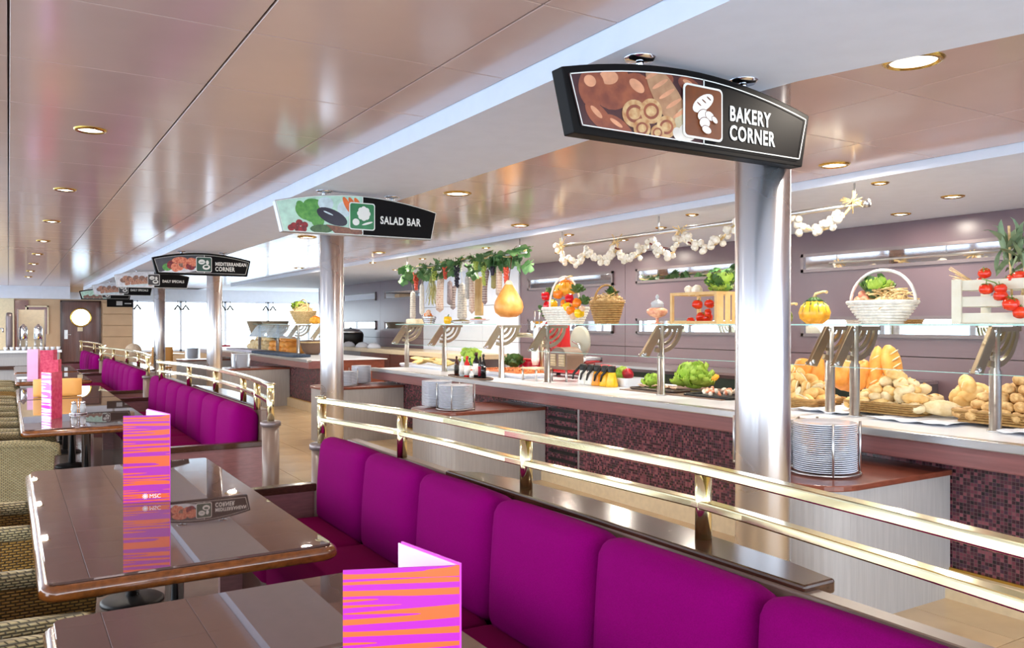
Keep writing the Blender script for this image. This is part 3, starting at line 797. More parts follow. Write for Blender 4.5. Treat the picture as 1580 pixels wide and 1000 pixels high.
# plates: one mesh, many individuals
def plate_mesh(r_):
    return MB().lathe([(r_ * 0.55, 0.0), (r_ * 0.62, 0.003), (r_ * 0.97, 0.014), (r_, 0.017), (r_ * 0.98, 0.019), (r_ * 0.62, 0.0075), (0, 0.006)], (0, 0, 0), 36)
pl = plate_mesh(0.175).build('dinner_plate', porcelain)
used_pl = False
def stack(x, y, z, n, label, group, dz=0.0115, sc=1.0):
    global used_pl
    for k in range(n):
        o = pl if not used_pl else pl.copy()
        if used_pl: COL.objects.link(o)
        used_pl = True
        o.location = (x, y, z + k * dz); o.rotation_euler = (0, 0, R.uniform(0, 6)); o.scale = (sc, sc, 1)
        tag(o, label if k < n - 1 else label.replace('white', 'topmost white', 1), 'plate', group)
def rack(x, y, z, r_, h, label):
    t = thing('plate_rack', label, 'rack', (x, y, z), 'chrome plate racks')
    for k in range(4):
        a = -PI * 0.72 + k * PI / 2
        MB().tube([(x + r_ * math.cos(a), y + r_ * math.sin(a), z), (x + r_ * math.cos(a), y + r_ * math.sin(a), z + h)], 0.007, 8).build('upright', steel, t)
    MB().tube([(x + r_ * math.cos(2 * PI * k / 28), y + r_ * math.sin(2 * PI * k / 28), z + 0.012) for k in range(28)], 0.006, 6, closed=True).build('ring', steel, t)
p = onz(1297, 742, 0.748)
PX, PY = 3.98, 3.06
stack(PX, PY, 0.757, 24, 'white dinner plate in the front stack by the nearest column', 'plates in the front stack')
rack(PX, PY, 0.748, 0.192, 0.30, 'chrome rack around the front plate stack by the nearest column')
stack(3.95, 3.46, 0.757, 23, 'white dinner plate in the rear stack by the nearest column', 'plates in the rear stack')
rack(3.95, 3.46, 0.748, 0.192, 0.29, 'chrome rack around the rear plate stack by the nearest column')
stack(3.80, 7.26, 0.757, 20, 'white plate in the stack below the sauce bottles', 'plates below the sauce bottles')
stack(3.76, 7.60, 0.757, 22, 'white plate in the stack behind, below the sauce bottles', 'plates behind, below the sauce bottles', sc=0.9)
rack(3.80, 7.26, 0.748, 0.192, 0.26, 'chrome rack around the plate stack below the sauce bottles')
stack(3.95, 10.85, 0.757, 16, 'white plate in the stack by the second column', 'plates by the second column')
stack(4.3, 11.12, 0.757, 21, 'white plate in the taller stack by the second column', 'taller plates by the second column', sc=0.8)
rack(3.95, 10.85, 0.748, 0.19, 0.24, 'chrome rack around the plate stack by the second column')
stack(3.85, 16.35, 0.757, 22, 'white plate in the stack at the far cabinet', 'plates at the far cabinet')
rack(3.85, 16.35, 0.748, 0.192, 0.30, 'chrome rack around the plate stack at the far cabinet')
stack(3.8, 20.95, 0.757, 22, 'white plate in the farthest stack', 'plates in the farthest stack')
# ------------------------------------------------------------------ sneeze guards
def fan_bracket(t, x, y, z, s_=1.0):
    # quarter fan of concentric bars behind the post and the slanted arm that clamps the front pane
    f = MB()
    for rr, wd in ((0.25, 0.035), (0.185, 0.022), (0.125, 0.022), (0.065, 0.022)):
        pts = []
        for k in range(13):
            a = -0.12 - (PI * 0.56) * k / 12
            pts.append((x + rr * s_ * math.cos(a), z + rr * s_ * math.sin(a)))
        for k in range(12, -1, -1):
            a = -0.12 - (PI * 0.56) * k / 12
            pts.append((x + (rr - wd) * s_ * math.cos(a), z + (rr - wd) * s_ * math.sin(a)))
        n = 13
        for k in range(12):
            f.prism([pts[k], pts[k + 1], pts[2 * n - 2 - k], pts[2 * n - 1 - k]], y - 0.012, y + 0.012, 'xz')
    f.box(x - 0.02, x + 0.27 * s_, y - 0.014, y + 0.014, z - 0.035, z - 0.005)
    f.build('fan_bracket', dsteel, t)
    a = MB().prism([(x - 0.05, z - 0.005), (x + 0.045, z - 0.005), (x - 0.155, z - 0.29), (x - 0.25, z - 0.275)], y - 0.014, y + 0.014, 'xz')
    a.build('clamp_arm', dsteel, t, bevel=0.004)
    b = MB()
    for (dx, dz) in ((-0.20, -0.255), (-0.225, -0.265), (-0.02, -0.03)):
        b.lathe([(0.014, -0.022), (0.014, 0.022)], (x + dx, y, z + dz), 12, M=Matrix.Rotation(PI / 2, 3, 'X'))
    b.build('clamp_bolt', chrome, t)
def guard(ys, label, xs=5.0):
    y0, y1 = min(ys), max(ys)
    t = thing('sneeze_guard', label, 'glass guard', (xs, (y0 + y1) / 2, CZ), 'glass sneeze guards')
    for y in ys:
        MB().lathe([(0.045, 0), (0.045, 0.008), (0.034, 0.012), (0.034, 0.36), (0.026, 0.37), (0.026, 0.625)], (xs, y, CZ + 0.0005), 20).build('post', steel, t)
        fan_bracket(t, xs, y, 1.590)
    MB().box(xs - 0.13, xs + 0.36, y0 - 0.10, y1 + 0.10, 1.590, 1.600).build('glass_shelf', glass, t)
    MB().box(xs - 0.134, xs - 0.130, y0 - 0.10, y1 + 0.10, 1.590, 1.600).build('shelf_edge', glassedge, t)
    yy = sorted(ys)
    for a, b in zip(yy[:-1], yy[1:]):
        MB().prism([(xs - 0.06, 1.575), (xs - 0.052, 1.575), (xs - 0.247, 1.315), (xs - 0.255, 1.315)], a + 0.02, b - 0.02, 'xz').build('front_pane', glass, t)
        MB().prism([(xs - 0.255, 1.311), (xs - 0.247, 1.311), (xs - 0.247, 1.315), (xs - 0.255, 1.315)], a + 0.02, b - 0.02, 'xz').build('pane_edge', glassedge, t)
guard([0.8, 2.65, 3.60], 'glass sneeze guard over the bread')
guard([3.80, 5.58, 7.41], 'glass sneeze guard over the salads and meat slicer')
guard([8.38, 9.88, 11.1], 'glass sneeze guard under the hanging hams')
guard([14.9, 16.4, 17.9, 19.4], 'glass sneeze guard on the far counter')
# back counter behind the buffet
t = thing('back_counter', 'cream topped service counter along the far mauve wall', 'counter', (7.2, 16, 0))
MB().box(6.8, 7.66, 12.6, 23, 0.97, 1.06).build('cream_top', cream, t, bevel=0.01)
for k in range(6):
    MB().box(6.86, 7.62, 12.7 + k * 1.7, 14.38 + k * 1.7, 0.0, 0.97).build('front_panel', midwood if k in (1, 2, 4) else framem, t)
t = thing('chilled_unit', 'dark green glass fronted chilled unit below the mirrors', 'chiller', (7.2, 7.2, 0))
dgreen = mk('dark_green_glass', (52, 62, 58), 0.08, var=0.1)
MB().box(6.95, 7.66, 4.6, 9.2, 0.0, 1.02).build('body', framem, t)
MB().box(6.93, 6.95, 4.7, 9.1, 0.55, 0.98).build('front_glass', dgreen, t)
MB().box(6.9, 7.66, 4.6, 9.2, 1.02, 1.05).build('steel_top', steel, t)
# ================================================================== HANGING SIGNS
CLIP = []; LAY = [0]
def clip_poly(pts, clip):
    n = len(clip); area = sum(clip[i][0] * clip[(i + 1) % n][1] - clip[(i + 1) % n][0] * clip[i][1] for i in range(n)); sg = 1 if area > 0 else -1
    for i in range(n):
        a, b = clip[i], clip[(i + 1) % n]; out = []
        ins = lambda p: sg * ((b[0] - a[0]) * (p[1] - a[1]) - (b[1] - a[1]) * (p[0] - a[0])) >= -1e-9
        for k in range(len(pts)):
            p, q = pts[k], pts[(k + 1) % len(pts)]; ip, iq = ins(p), ins(q)
            if ip: out.append(p)
            if ip != iq:
                d1 = (b[0] - a[0]) * (p[1] - a[1]) - (b[1] - a[1]) * (p[0] - a[0]); d2 = (b[0] - a[0]) * (q[1] - a[1]) - (b[1] - a[1]) * (q[0] - a[0])
                t_ = d1 / (d1 - d2); out.append((p[0] + (q[0] - p[0]) * t_, p[1] + (q[1] - p[1]) * t_))
        pts = out
        if len(pts) < 3: return []
    return pts
def flat_disc(m, cx, cz, rx, rz, rot, layer, mi, n=20, sq=1.0):
    c, s_ = math.cos(rot), math.sin(rot)
    LAY[0] += 1
    pts = []
    for k in range(n):
        a = 2 * PI * k / n; pts.append((cx + rx * math.cos(a) * c - rz * math.sin(a) * s_, cz + rx * math.cos(a) * s_ + rz * math.sin(a) * c))
    pts = clip_poly(pts, CLIP[-1])
    if len(pts) > 2: m.add([(x, -0.0021 - LAY[0] * 0.00008, z) for x, z in pts], [tuple(range(len(pts)))], mi)
def flat_poly(m, pts, layer, mi):
    m.add([(x, -0.0035 - layer * 0.0005, z) for x, z in pts], [tuple(range(len(pts)))], mi)
def pm(name, col, col2=None, sc=18): return mk(name, col, 0.3, col2=col2, var=0.15, scale=sc)
signwhite = mk('sign_white', (238, 236, 228), 0.4, var=0.01)
signface = mk('sign_black_face', (13, 9, 8), 0.5, var=0.08, spec=0.12)
signedge = mk('sign_grey_edge', (170, 168, 166), 0.35, 0.5, var=0.03)
PR = {'maroon': pm('print_maroon', (84, 40, 38), (58, 26, 28)), 'bun': pm('print_bun', (168, 92, 60), (120, 60, 44)), 'bunlight': pm('print_bun_light', (214, 150, 112)),
      'loaf': pm('print_loaf', (196, 150, 110), (160, 112, 80)), 'crumb': pm('print_crumb', (196, 176, 140)), 'pastry': pm('print_pastry', (226, 190, 136), (176, 120, 72), 40), 'pale': pm('print_pale', (226, 214, 200)),
      'mint': pm('print_mint', (190, 224, 204)), 'leaf': pm('print_leaf', (116, 184, 84), (70, 140, 60), 30), 'aub': pm('print_aubergine', (36, 26, 46)), 'carrot': pm('print_carrot', (232, 110, 44)), 'cherry': pm('print_cherry', (180, 34, 40), (90, 20, 26), 40),
      'wickerp': pm('print_wicker', (150, 92, 60), (110, 60, 40), 60), 'cuc': pm('print_cucumber', (86, 120, 66), (50, 84, 44), 40), 'iceb': pm('print_iceberg', (206, 222, 226)),
      'prawn': pm('print_prawn', (222, 94, 64), (246, 160, 120), 40), 'rice': pm('print_noodles', (168, 96, 76), (214, 170, 140), 60), 'slate': pm('print_slate', (70, 66, 70)), 'dish': pm('print_dish', (222, 222, 226)), 'meat': pm('print_meat', (120, 80, 70), (170, 130, 110), 60),
      'brownicon': pm('icon_brown', (112, 56, 18)), 'greenicon': pm('icon_green', (30, 120, 62)), 'darkgreen': pm('icon_dark_green', (28, 74, 54)), 'greyicon': pm('icon_grey', (62, 54, 54)), 'whiteink': signwhite, 'blackink': signface}
PN = list(PR); PL = [PR[k] for k in PN]; PI_ = {k: i for i, k in enumerate(PN)}
XC = 2.29
def top_z(x):            # arched upper edge
    u = (x - XC) / 0.65
    return 2.582 - 0.085 * abs(u) ** 1.9
def outline(ins=0.0):
    xl, xr = XC - 0.65 + ins, XC + 0.65 - ins
    pts = [(XC - 0.595 + ins, 2.272 + ins), (XC + 0.605 - ins, 2.272 + ins)]
    for k in range(17):
        x = xr + (xl - xr) * k / 16; pts.append((x, top_z(x) - ins))
    return pts
def sign(y, label, lines, pic, iconcol, iconf, greyframe=False, tilt=0.0, wide=1.0, dz=0.0):
    t = thing('hanging_sign', label, 'sign', (XC, y, 2.6 + dz), 'hanging buffet signs')
    def loc(m):      # from the drawing frame (x, 0, z) to the sign
        m.v = [((v[0] - XC) * wide, v[1], v[2] - 2.6) for v in m.v]; return m
    loc(MB().prism(outline(), 0.0, 0.065, 'xz')).build('sign_case', signface if not greyframe else signedge, t, world=False, bevel=0.004)
    i1 = 0.028 if not greyframe else 0.006
    pts = outline(i1)
    xs = XC + 0.02
    right = [p for p in pts if p[0] >= xs]; left = [p for p in pts if p[0] <= xs]
    zt = top_z(xs) - i1
    rp = [(xs, 2.272 + i1)] + [pts[1]] + [p for p in pts[2:] if p[0] > xs] + [(xs, zt)]
    lp = [pts[0], (xs, 2.272 + i1), (xs, zt)] + [p for p in pts[2:] if p[0] < xs]
    m = MB(); flat_poly(m, rp, -3, 0); loc(m).build('text_panel', signface, t, world=False)
    CLIP.append(lp); LAY[0] = 0
    m = MB(); pic(m, lp); loc(m).build('picture_print', PL, t, world=False)
    m = MB()
    for a, b in list(zip(pts, pts[1:] + pts[:1])):
        d_ = Vector((b[0] - a[0], b[1] - a[1])); 
        if d_.length < 1e-6: continue
        n_ = Vector((-d_.y, d_.x)).normalized() * 0.004
        flat_poly(m, [a, b, (b[0] + n_.x, b[1] + n_.y), (a[0] + n_.x, a[1] + n_.y)], 10, 0)
    flat_poly(m, [(xs - 0.003, 2.272 + i1), (xs + 0.003, 2.272 + i1), (xs + 0.003, zt), (xs - 0.003, zt)], 10, 0)
    loc(m).build('white_line', signwhite, t, world=False)
    ic = loc(MB().prism([(a, b) for a, b in rrect(XC - 0.090, XC + 0.118, 2.318, 2.526, 0.02, 4)], -0.012, -0.0085, 'xz')).build('icon_border', signwhite, t, world=False)
    m = MB().prism([(a, b) for a, b in rrect(XC - 0.082, XC + 0.110, 2.326, 2.518, 0.016, 4)], -0.0135, -0.012, 'xz', PI_[iconcol])
    iconf(m, XC + 0.014, 2.422)
    loc(m).build('icon_symbol', PL, ic, world=False)
    for k, ln in enumerate(lines):
        sz = 0.082 if len(lines) > 1 or len(ln) < 10 else 0.072
        z = (2.415 - k * 0.076) if len(lines) > 1 else 2.378
        if len(ln) > 11: sz = 0.066
        M = Matrix.Translation((0.165 * wide, -0.004, z - 2.6)) @ Matrix.Rotation(PI / 2, 4, 'X') @ Matrix.Diagonal((0.74, 1.0, 1.0, 1.0))
        text_mesh(ln, sz, 'lettering', signwhite, t, M, 0.0006, space=1.12, bold=0.0022)
    for dx in (-0.27, 0.28):
        h = MB().lathe([(0.0, 0.0), (0.012, 0.0)], (0, 0, 0), 4) if False else MB()
        h.lathe([(0.0, -0.016), (0.05, -0.014), (0.062, -0.004), (0.062, 0.0)], (dx, 0.0325, 0.0 - dz), 24).cyl((dx, 0.0325, -0.016 - dz), (dx, 0.0325, top_z(XC + dx) - 2.6 - 0.003), 0.016)
        h.build('ceiling_mount', chrome, t, world=False)
    return t
D = lambda m, x, z, rx, rz, rot, L, k: flat_disc(m, XC + x, z, rx, rz, rot, L, PI_[k])
DI = lambda m, x, z, rx, rz, rot, k: m.prism([(x + rx * math.cos(a) * math.cos(rot) - rz * math.sin(a) * math.sin(rot), z + rx * math.cos(a) * math.sin(rot) + rz * math.sin(a) * math.cos(rot)) for a in [2 * PI * q / 20 for q in range(20)]], -0.0150 - 0.0006 * len(m.f) / 60, -0.0135, 'xz', PI_[k])
def pic_bakery(m, lp):
    flat_poly(m, lp, -3, PI_['maroon'])
    for (x, z, rx, rz, rot) in ((-0.43, 2.46, 0.10, 0.085, 0.2), (-0.30, 2.455, 0.085, 0.07, -0.4), (-0.52, 2.44, 0.06, 0.07, 0), (-0.20, 2.515, 0.07, 0.035, 0.3), (-0.05, 2.52, 0.06, 0.03, -0.2), (-0.49, 2.345, 0.07, 0.036, -0.6), (-0.40, 2.32, 0.07, 0.028, -0.4), (-0.02, 2.44, 0.05, 0.05, 0.2)):
        D(m, x, z, rx, rz, rot, 0, 'bun'); D(m, x - rx * 0.15, z + rz * 0.35, rx * 0.45, rz * 0.3, rot, 1, 'bunlight')
    D(m, -0.155, 2.445, 0.165, 0.062, -0.85, 2, 'loaf'); D(m, -0.075, 2.375, 0.05, 0.062, -0.5, 3, 'crumb')
    for k in range(5): D(m, -0.235 + k * 0.034, 2.535 - k * 0.032, 0.045, 0.008, 0.55, 3, 'bunlight')
    for (x, z, r_) in ((-0.325, 2.375, 0.06), (-0.245, 2.395, 0.055), (-0.17, 2.345, 0.05), (-0.29, 2.325, 0.042), (-0.215, 2.318, 0.034)):
        D(m, x, z, r_, r_ * 0.85, 0.3, 4, 'pastry'); D(m, x, z, r_ * 0.7, r_ * 0.55, 0.3, 5, 'bun'); D(m, x, z, r_ * 0.5, r_ * 0.36, 0.3, 6, 'pastry')
    D(m, -0.06, 2.34, 0.055, 0.036, 0.4, 5, 'pale'); D(m, -0.11, 2.325, 0.03, 0.024, -0.5, 5, 'pale')
def icon_bread(m, x, z):
    DI(m, x - 0.004, z + 0.036, 0.062, 0.028, 0.55, 'whiteink')
    for k in (-1, 0, 1): DI(m, x + 0.0 + k * 0.026, z + 0.044 + k * 0.014, 0.013, 0.003, -0.5, 'brownicon')
    for (dx, dz, rx, rz, ro) in ((-0.004, -0.012, 0.03, 0.022, 0.3), (0.03, -0.01, 0.024, 0.016, -0.4), (0.056, -0.022, 0.017, 0.010, -0.6), (0.002, -0.04, 0.027, 0.02, 0.1), (0.012, -0.066, 0.024, 0.014, -0.2)):
        DI(m, x + dx, z + dz, rx + 0.003, rz + 0.003, ro, 'brownicon'); DI(m, x + dx, z + dz, rx, rz, ro, 'whiteink')
def pic_salad(m, lp):
    flat_poly(m, lp, -3, PI_['mint'])
    for (x, z, rx, rz) in ((-0.44, 2.43, 0.07, 0.05), (-0.36, 2.48, 0.08, 0.05), (-0.38, 2.41, 0.07, 0.055), (-0.33, 2.37, 0.05, 0.05), (-0.46, 2.47, 0.04, 0.03)):
        D(m, x, z, rx, rz, x * 9, 0, 'leaf')
    D(m, -0.27, 2.50, 0.06, 0.05, 0, 1, 'iceb'); D(m, -0.12, 2.47, 0.06, 0.06, 0, 1, 'iceb')
    for k in range(3): D(m, -0.10 + k * 0.045, 2.50, 0.022, 0.07, 0.5, 2, 'carrot')
    flat_poly(m, [(XC - 0.27, 2.345), (XC + 0.015, 2.32), (XC + 0.015, 2.284), (XC - 0.2, 2.284)], 2, PI_['wickerp'])
    D(m, -0.22, 2.405, 0.125, 0.055, -0.35, 3, 'aub'); D(m, -0.25, 2.43, 0.04, 0.006, -0.35, 4, 'iceb')
    for (x, z) in ((-0.51, 2.32), (-0.47, 2.345), (-0.43, 2.33), (-0.48, 2.30), (-0.53, 2.305), (-0.44, 2.30)): D(m, x, z, 0.026, 0.024, 0, 3, 'cherry')
    D(m, -0.30, 2.31, 0.09, 0.032, 0.05, 4, 'cuc'); D(m, -0.03, 2.30, 0.05, 0.018, 0, 4, 'cherry')
def icon_salad(m, x, z):
    for k in range(8):
        a = 2 * PI * k / 8; DI(m, x + 0.012 + 0.03 * math.cos(a), z + 0.022 + 0.032 * math.sin(a), 0.024, 0.022, a, 'whiteink')
    DI(m, x + 0.012, z + 0.02, 0.04, 0.045, 0, 'whiteink'); DI(m, x - 0.052, z - 0.046, 0.032, 0.030, 0, 'greenicon'); DI(m, x - 0.052, z - 0.046, 0.028, 0.026, 0, 'whiteink')
    DI(m, x + 0.04, z - 0.052, 0.045, 0.008, 0.3, 'whiteink')
def pic_med(m, lp):
    flat_poly(m, lp, -3, PI_['slate']); D(m, -0.27, 2.33, 0.27, 0.03, 0.12, 0, 'dish')
    for k in range(9): D(m, -0.46 + k * 0.05, 2.37 + 0.05 * math.sin(k * 1.9) * 0.6 + k * 0.008, 0.06, 0.05, k, 1, ('leaf', 'cherry', 'prawn', 'prawn', 'meat', 'prawn', 'cherry', 'prawn', 'prawn')[k])
    D(m, -0.30, 2.47, 0.1, 0.045, 0.1, 2, 'prawn'); D(m, -0.15, 2.46, 0.06, 0.05, 0.1, 2, 'prawn')
def icon_box(m, x, z, c='darkgreen'):
    DI(m, x - 0.03, z + 0.035, 0.045, 0.034, 0.1, 'whiteink'); DI(m, x + 0.045, z + 0.03, 0.02, 0.03, 0.1, 'whiteink'); DI(m, x + 0.03, z - 0.035, 0.05, 0.036, 0.1, 'whiteink')
    DI(m, x + 0.03, z - 0.03, 0.03, 0.016, 0.1, c); DI(m, x - 0.03, z + 0.03, 0.03, 0.004, 0.1, c)
def pic_daily(m, lp):
    flat_poly(m, lp, -3, PI_['dish'])
    for k in range(14): D(m, -0.50 + k * 0.035, 2.40 + 0.05 * math.sin(k * 2.3), 0.055, 0.045, k * 0.7, 0, 'rice' if k % 3 else 'meat')
    D(m, -0.25, 2.315, 0.24, 0.02, 0.1, 1, 'iceb')
sign(2.34, 'black BAKERY CORNER sign with bread picture hanging from the beam', ['BAKERY', 'CORNER'], pic_bakery, 'brownicon', icon_bread)
sign(5.95, 'SALAD BAR sign with vegetable picture hanging from the beam', ['SALAD BAR'], pic_salad, 'greenicon', icon_salad, True)
sign(11.9, 'MEDITERRANEAN CORNER sign with seafood picture hanging from the beam', ['MEDITERRANEAN', 'CORNER'], pic_med, 'darkgreen', icon_box)
ib = lambda m, x, z: icon_box(m, x, z, 'greyicon')
sign(16.5, 'DAILY SPECIALS sign, the nearer and larger of two alike', ['DAILY SPECIALS'], pic_daily, 'greyicon', ib, True)
sign(21.2, 'DAILY SPECIALS sign, the farther and smaller of two alike', ['DAILY SPECIALS'], pic_daily, 'greyicon', ib, True)
def pic_rose(m, lp):
    flat_poly(m, lp, -3, PI_['mint'])
    for k in range(9): D(m, -0.5 + k * 0.05, 2.34 + 0.02 * math.sin(k * 2), 0.05, 0.04, k, 0, 'meat')
sign(25.2, 'farthest hanging sign, dark with a pale picture', ['GRILL'] if False else [], pic_rose, 'greyicon', ib)
t = thing('hanging_sign', 'small dark sign hung low in front of the far wall', 'sign', (2.85, 26.6, 2.3), 'hanging buffet signs')
MB().box(2.45, 3.15, 26.58, 26.62, 2.10, 2.32).build('sign_case', signface, t)
MB().box(2.60, 2.66, 26.58, 26.62, 2.32, 2.70).box(2.98, 3.04, 26.58, 26.62, 2.32, 2.70).build('hanger', steel, t)
MB().box(2.7, 2.86, 26.574, 26.58, 2.15, 2.27).box(2.92, 3.1, 26.574, 26.58, 2.19, 2.22).build('symbol_print', signedge, t)
# ================================================================== FOOD AND DISPLAYS
ZSH = 1.6005
def fm(name, col, col2=None, rough=0.6, sc=25, bump=0.0, bs=60, sub=0.0): return mk(name, col, rough, var=0.12, col2=col2, scale=sc, bump=bump, bscale=bs, sub=sub)
breadtop = fm('golden_crust', (232, 176, 92), (250, 218, 152), 0.6, 14, 0.2, 90)
breadpale = fm('floury_crust', (238, 208, 150), (250, 232, 192), 0.7, 16, 0.2, 90)
breadbrown = fm('brown_seeded_crust', (190, 140, 78), (228, 190, 130), 0.65, 30, 0.3, 120)
breadorange = fm('orange_crust', (226, 138, 46), (240, 170, 80), 0.5, 10, 0.15, 60)
crumbm = fm('white_crumb', (248, 236, 200), None, 0.8, 60, 0.3, 200)
lettucem = fm('lettuce_green', (150, 200, 52), (196, 226, 100), 0.5, 20, sub=0.1)
darkleafm = fm('dark_leaf', (44, 84, 40), (84, 120, 56), 0.45, 15)
greyleafm = fm('grey_green_leaf', (110, 140, 108), (150, 170, 130), 0.5, 15)
vineleaf = fm('vine_leaf', (58, 110, 58), (110, 150, 96), 0.45, 12)
redm = fm('tomato_red', (214, 34, 22), (230, 70, 30), 0.2, 10)
peppred = fm('pepper_red', (206, 18, 34), None, 0.15, 10)
peppyel = fm('pepper_yellow', (246, 196, 30), None, 0.15, 10)
pepporg = fm('pepper_orange', (240, 130, 30), None, 0.18, 10)
stemm = fm('green_stem', (96, 136, 52), None, 0.5)
garlicm = fm('garlic_skin', (238, 226, 200), (250, 244, 230), 0.5, 40, 0.15, 60)
strawm = fm('straw', (214, 178, 116), (238, 212, 160), 0.7, 40)
chilim = fm('dried_chili', (110, 24, 20), None, 0.35)
whitewick = fm('white_painted_wicker', (236, 232, 222), None, 0.6, 30)
brownwick = fm('brown_wicker', (186, 146, 84), (150, 108, 56), 0.6, 30)
cratewood = fm('white_washed_crate', (232, 230, 214), (214, 210, 190), 0.6, 12)
pinewood = fm('pine_crate', (226, 190, 130), (206, 164, 100), 0.55, 12)
sausgrey = fm('cured_sausage_grey', (178, 172, 166), (208, 202, 192), 0.7, 40, 0.4, 80)
sauspink = fm('cured_sausage_pink', (196, 158, 140), (214, 196, 180), 0.65, 40, 0.4, 80)
sausdark = fm('cured_sausage_mauve', (128, 110, 112), (156, 140, 138), 0.6, 40, 0.3, 80)
netm = fm('string_net', (226, 216, 196), None, 0.8)
hamm = fm('cured_ham', (230, 150, 64), (242, 178, 100), 0.4, 8, 0.1, 20)
grapeblk = fm('black_grape', (34, 28, 48), None, 0.3)
grapered = fm('red_grape', (214, 84, 60), None, 0.3)
grapegrn = fm('green_grape', (176, 192, 92), None, 0.3)
onionm = fm('pink_onion', (226, 170, 140), (240, 210, 180), 0.35, 20)
redenamel = fm('red_enamel', (190, 20, 24), None, 0.2, 5)
brownmetal = fm('brown_metal', (120, 92, 74), None, 0.4, 5)
def M3(rx=0, ry=0, rz=0):
    return Matrix.Rotation(rz, 3, 'Z') @ Matrix.Rotation(ry, 3, 'Y') @ Matrix.Rotation(rx, 3, 'X')
def clone(src, loc, rot=(0, 0, 0), sc=1.0, label=None, cat=None, group=None, parent=None):
    o = bpy.data.objects.new(src.name.split('.')[0], src.data); COL.objects.link(o)
    o.location = loc; o.rotation_euler = rot; o.scale = (sc, sc, sc) if not isinstance(sc, (tuple, list)) else sc
    if parent is not None: o.parent = parent
    if label: tag(o, label, cat, group)
    return o
PROTO = {}
def proto(key, mb, name, mat):
    """mesh source kept only as data"""
    o = mb.build(name, mat); PROTO[key] = o.data
    bpy.data.objects.remove(o)
    return PROTO[key]
def put(key, name, loc, rot=(0, 0, 0), sc=1.0, label=None, cat=None, group=None, parent=None):
    o = bpy.data.objects.new(name, PROTO[key]); COL.objects.link(o)
    o.location = Vector(loc); o.rotation_euler = rot
    o.scale = (sc,) * 3 if not isinstance(sc, (tuple, list)) else sc
    if parent is not None:
        o.parent = parent; off = Vector((0, 0, 0)); p_ = parent
        while p_ is not None: off += Vector(p_.location); p_ = p_.parent
        o.location = Vector(loc) - off
    if label: tag(o, label, cat, group)
    return o
# ---- bread meshes
def scored(m, n, rx, ry, rz, mi=1):
    for k in range(n):
        x = (-0.5 + (k + 0.5) / n) * rx * 1.2
        m.ell((x, 0, rz * math.sqrt(max(0.05, 1 - (x / rx) ** 2)) * 0.93), (0.006, ry * 0.55, 0.006), 8, mi=mi, M=M3(0, 0, 0.5))
    return m
proto('roll', MB().ell((0, 0, 0), (0.046, 0.044, 0.034), 14, wob=0.18, seed=2), 'bread_roll', breadbrown)
proto('oval', scored(MB().ell((0, 0, 0), (0.068, 0.042, 0.036), 14, wob=0.2, seed=5), 2, 0.068, 0.042, 0.036), 'oval_roll', [breadpale, breadtop])
proto('oval2', scored(MB().ell((0, 0, 0), (0.072, 0.045, 0.038), 14, wob=0.2, seed=9), 2, 0.072, 0.045, 0.038), 'oval_roll', [breadtop, breadpale])
sl_ = MB().ell((0, 0, 0), (0.066, 0.026, 0.042), 14, wob=0.1, seed=4, sq=0.8)
sl_.prism([(0.056 * math.cos(2 * PI * k / 14), 0.034 * math.sin(2 * PI * k / 14)) for k in range(14)], -0.0275, -0.020, 'xz', 1)
proto('slice', sl_, 'bread_piece', [breadtop, crumbm])
def pile(key, name, cx, cy, hx, hy, z0, layers, dx, dz, label, cat, group, flat=False, tilt=0.4, rise=None):
    for L in range(layers):
        f = 1 - L / (layers + 0.3)
        nx, ny = max(1, int(2 * hx * f / dx + 0.5)), max(1, int(2 * hy * f / dx + 0.5))
        for i in range(nx):
            for j in range(ny):
                x = cx + (-(nx - 1) / 2 + i) * dx + R.uniform(-1, 1) * dx * 0.18 + (0.25 * hx * L / layers)
                y = cy + (-(ny - 1) / 2 + j) * dx + R.uniform(-1, 1) * dx * 0.18
                k_ = key if isinstance(key, str) else R.choice(key)
                put(k_, name, (x, y, z0 + L * dz + R.uniform(-0.006, 0.006)), (R.uniform(-tilt, tilt), R.uniform(-tilt, tilt), R.uniform(0, 6.28)), R.uniform(0.9, 1.12), label, cat, group)
# ---- wicker trays
def tray_basket(x0, x1, y0, y1, z, h, label, mat=brownwick):
    t = thing('wicker_tray', label, 'basket', ((x0 + x1) / 2, (y0 + y1) / 2, z), 'wicker bread trays')
    m = MB(); rows = 5
    for k in range(rows):
        e = k / (rows - 1) * 0.035; path = []
        P = rrect(x0 - e + 0.03, x1 + e - 0.03, y0 - e + 0.03, y1 + e - 0.03, 0.06, 3)
        for (a, b) in zip(P, P[1:] + P[:1]):
            d_ = Vector((b[0] - a[0], b[1] - a[1])); n = max(1, int(d_.length / 0.02))
            for q in range(n):
                w_ = 0.004 * (1 if (len(path) + k) % 2 else -1); nn = Vector((d_.y, -d_.x)).normalized() * w_
                path.append((a[0] + d_.x * q / n + nn.x, a[1] + d_.y * q / n + nn.y, z + 0.008 + h * k / (rows - 1)))
        m.tube(path, 0.0075 if k < rows - 1 else 0.010, 5, closed=True)
    m.build('woven_side', mat, t)
    MB().prism(rrect(x0 + 0.02, x1 - 0.02, y0 + 0.02, y1 - 0.02, 0.05, 3), z, z + 0.01).build('base', mat, t)
    return t
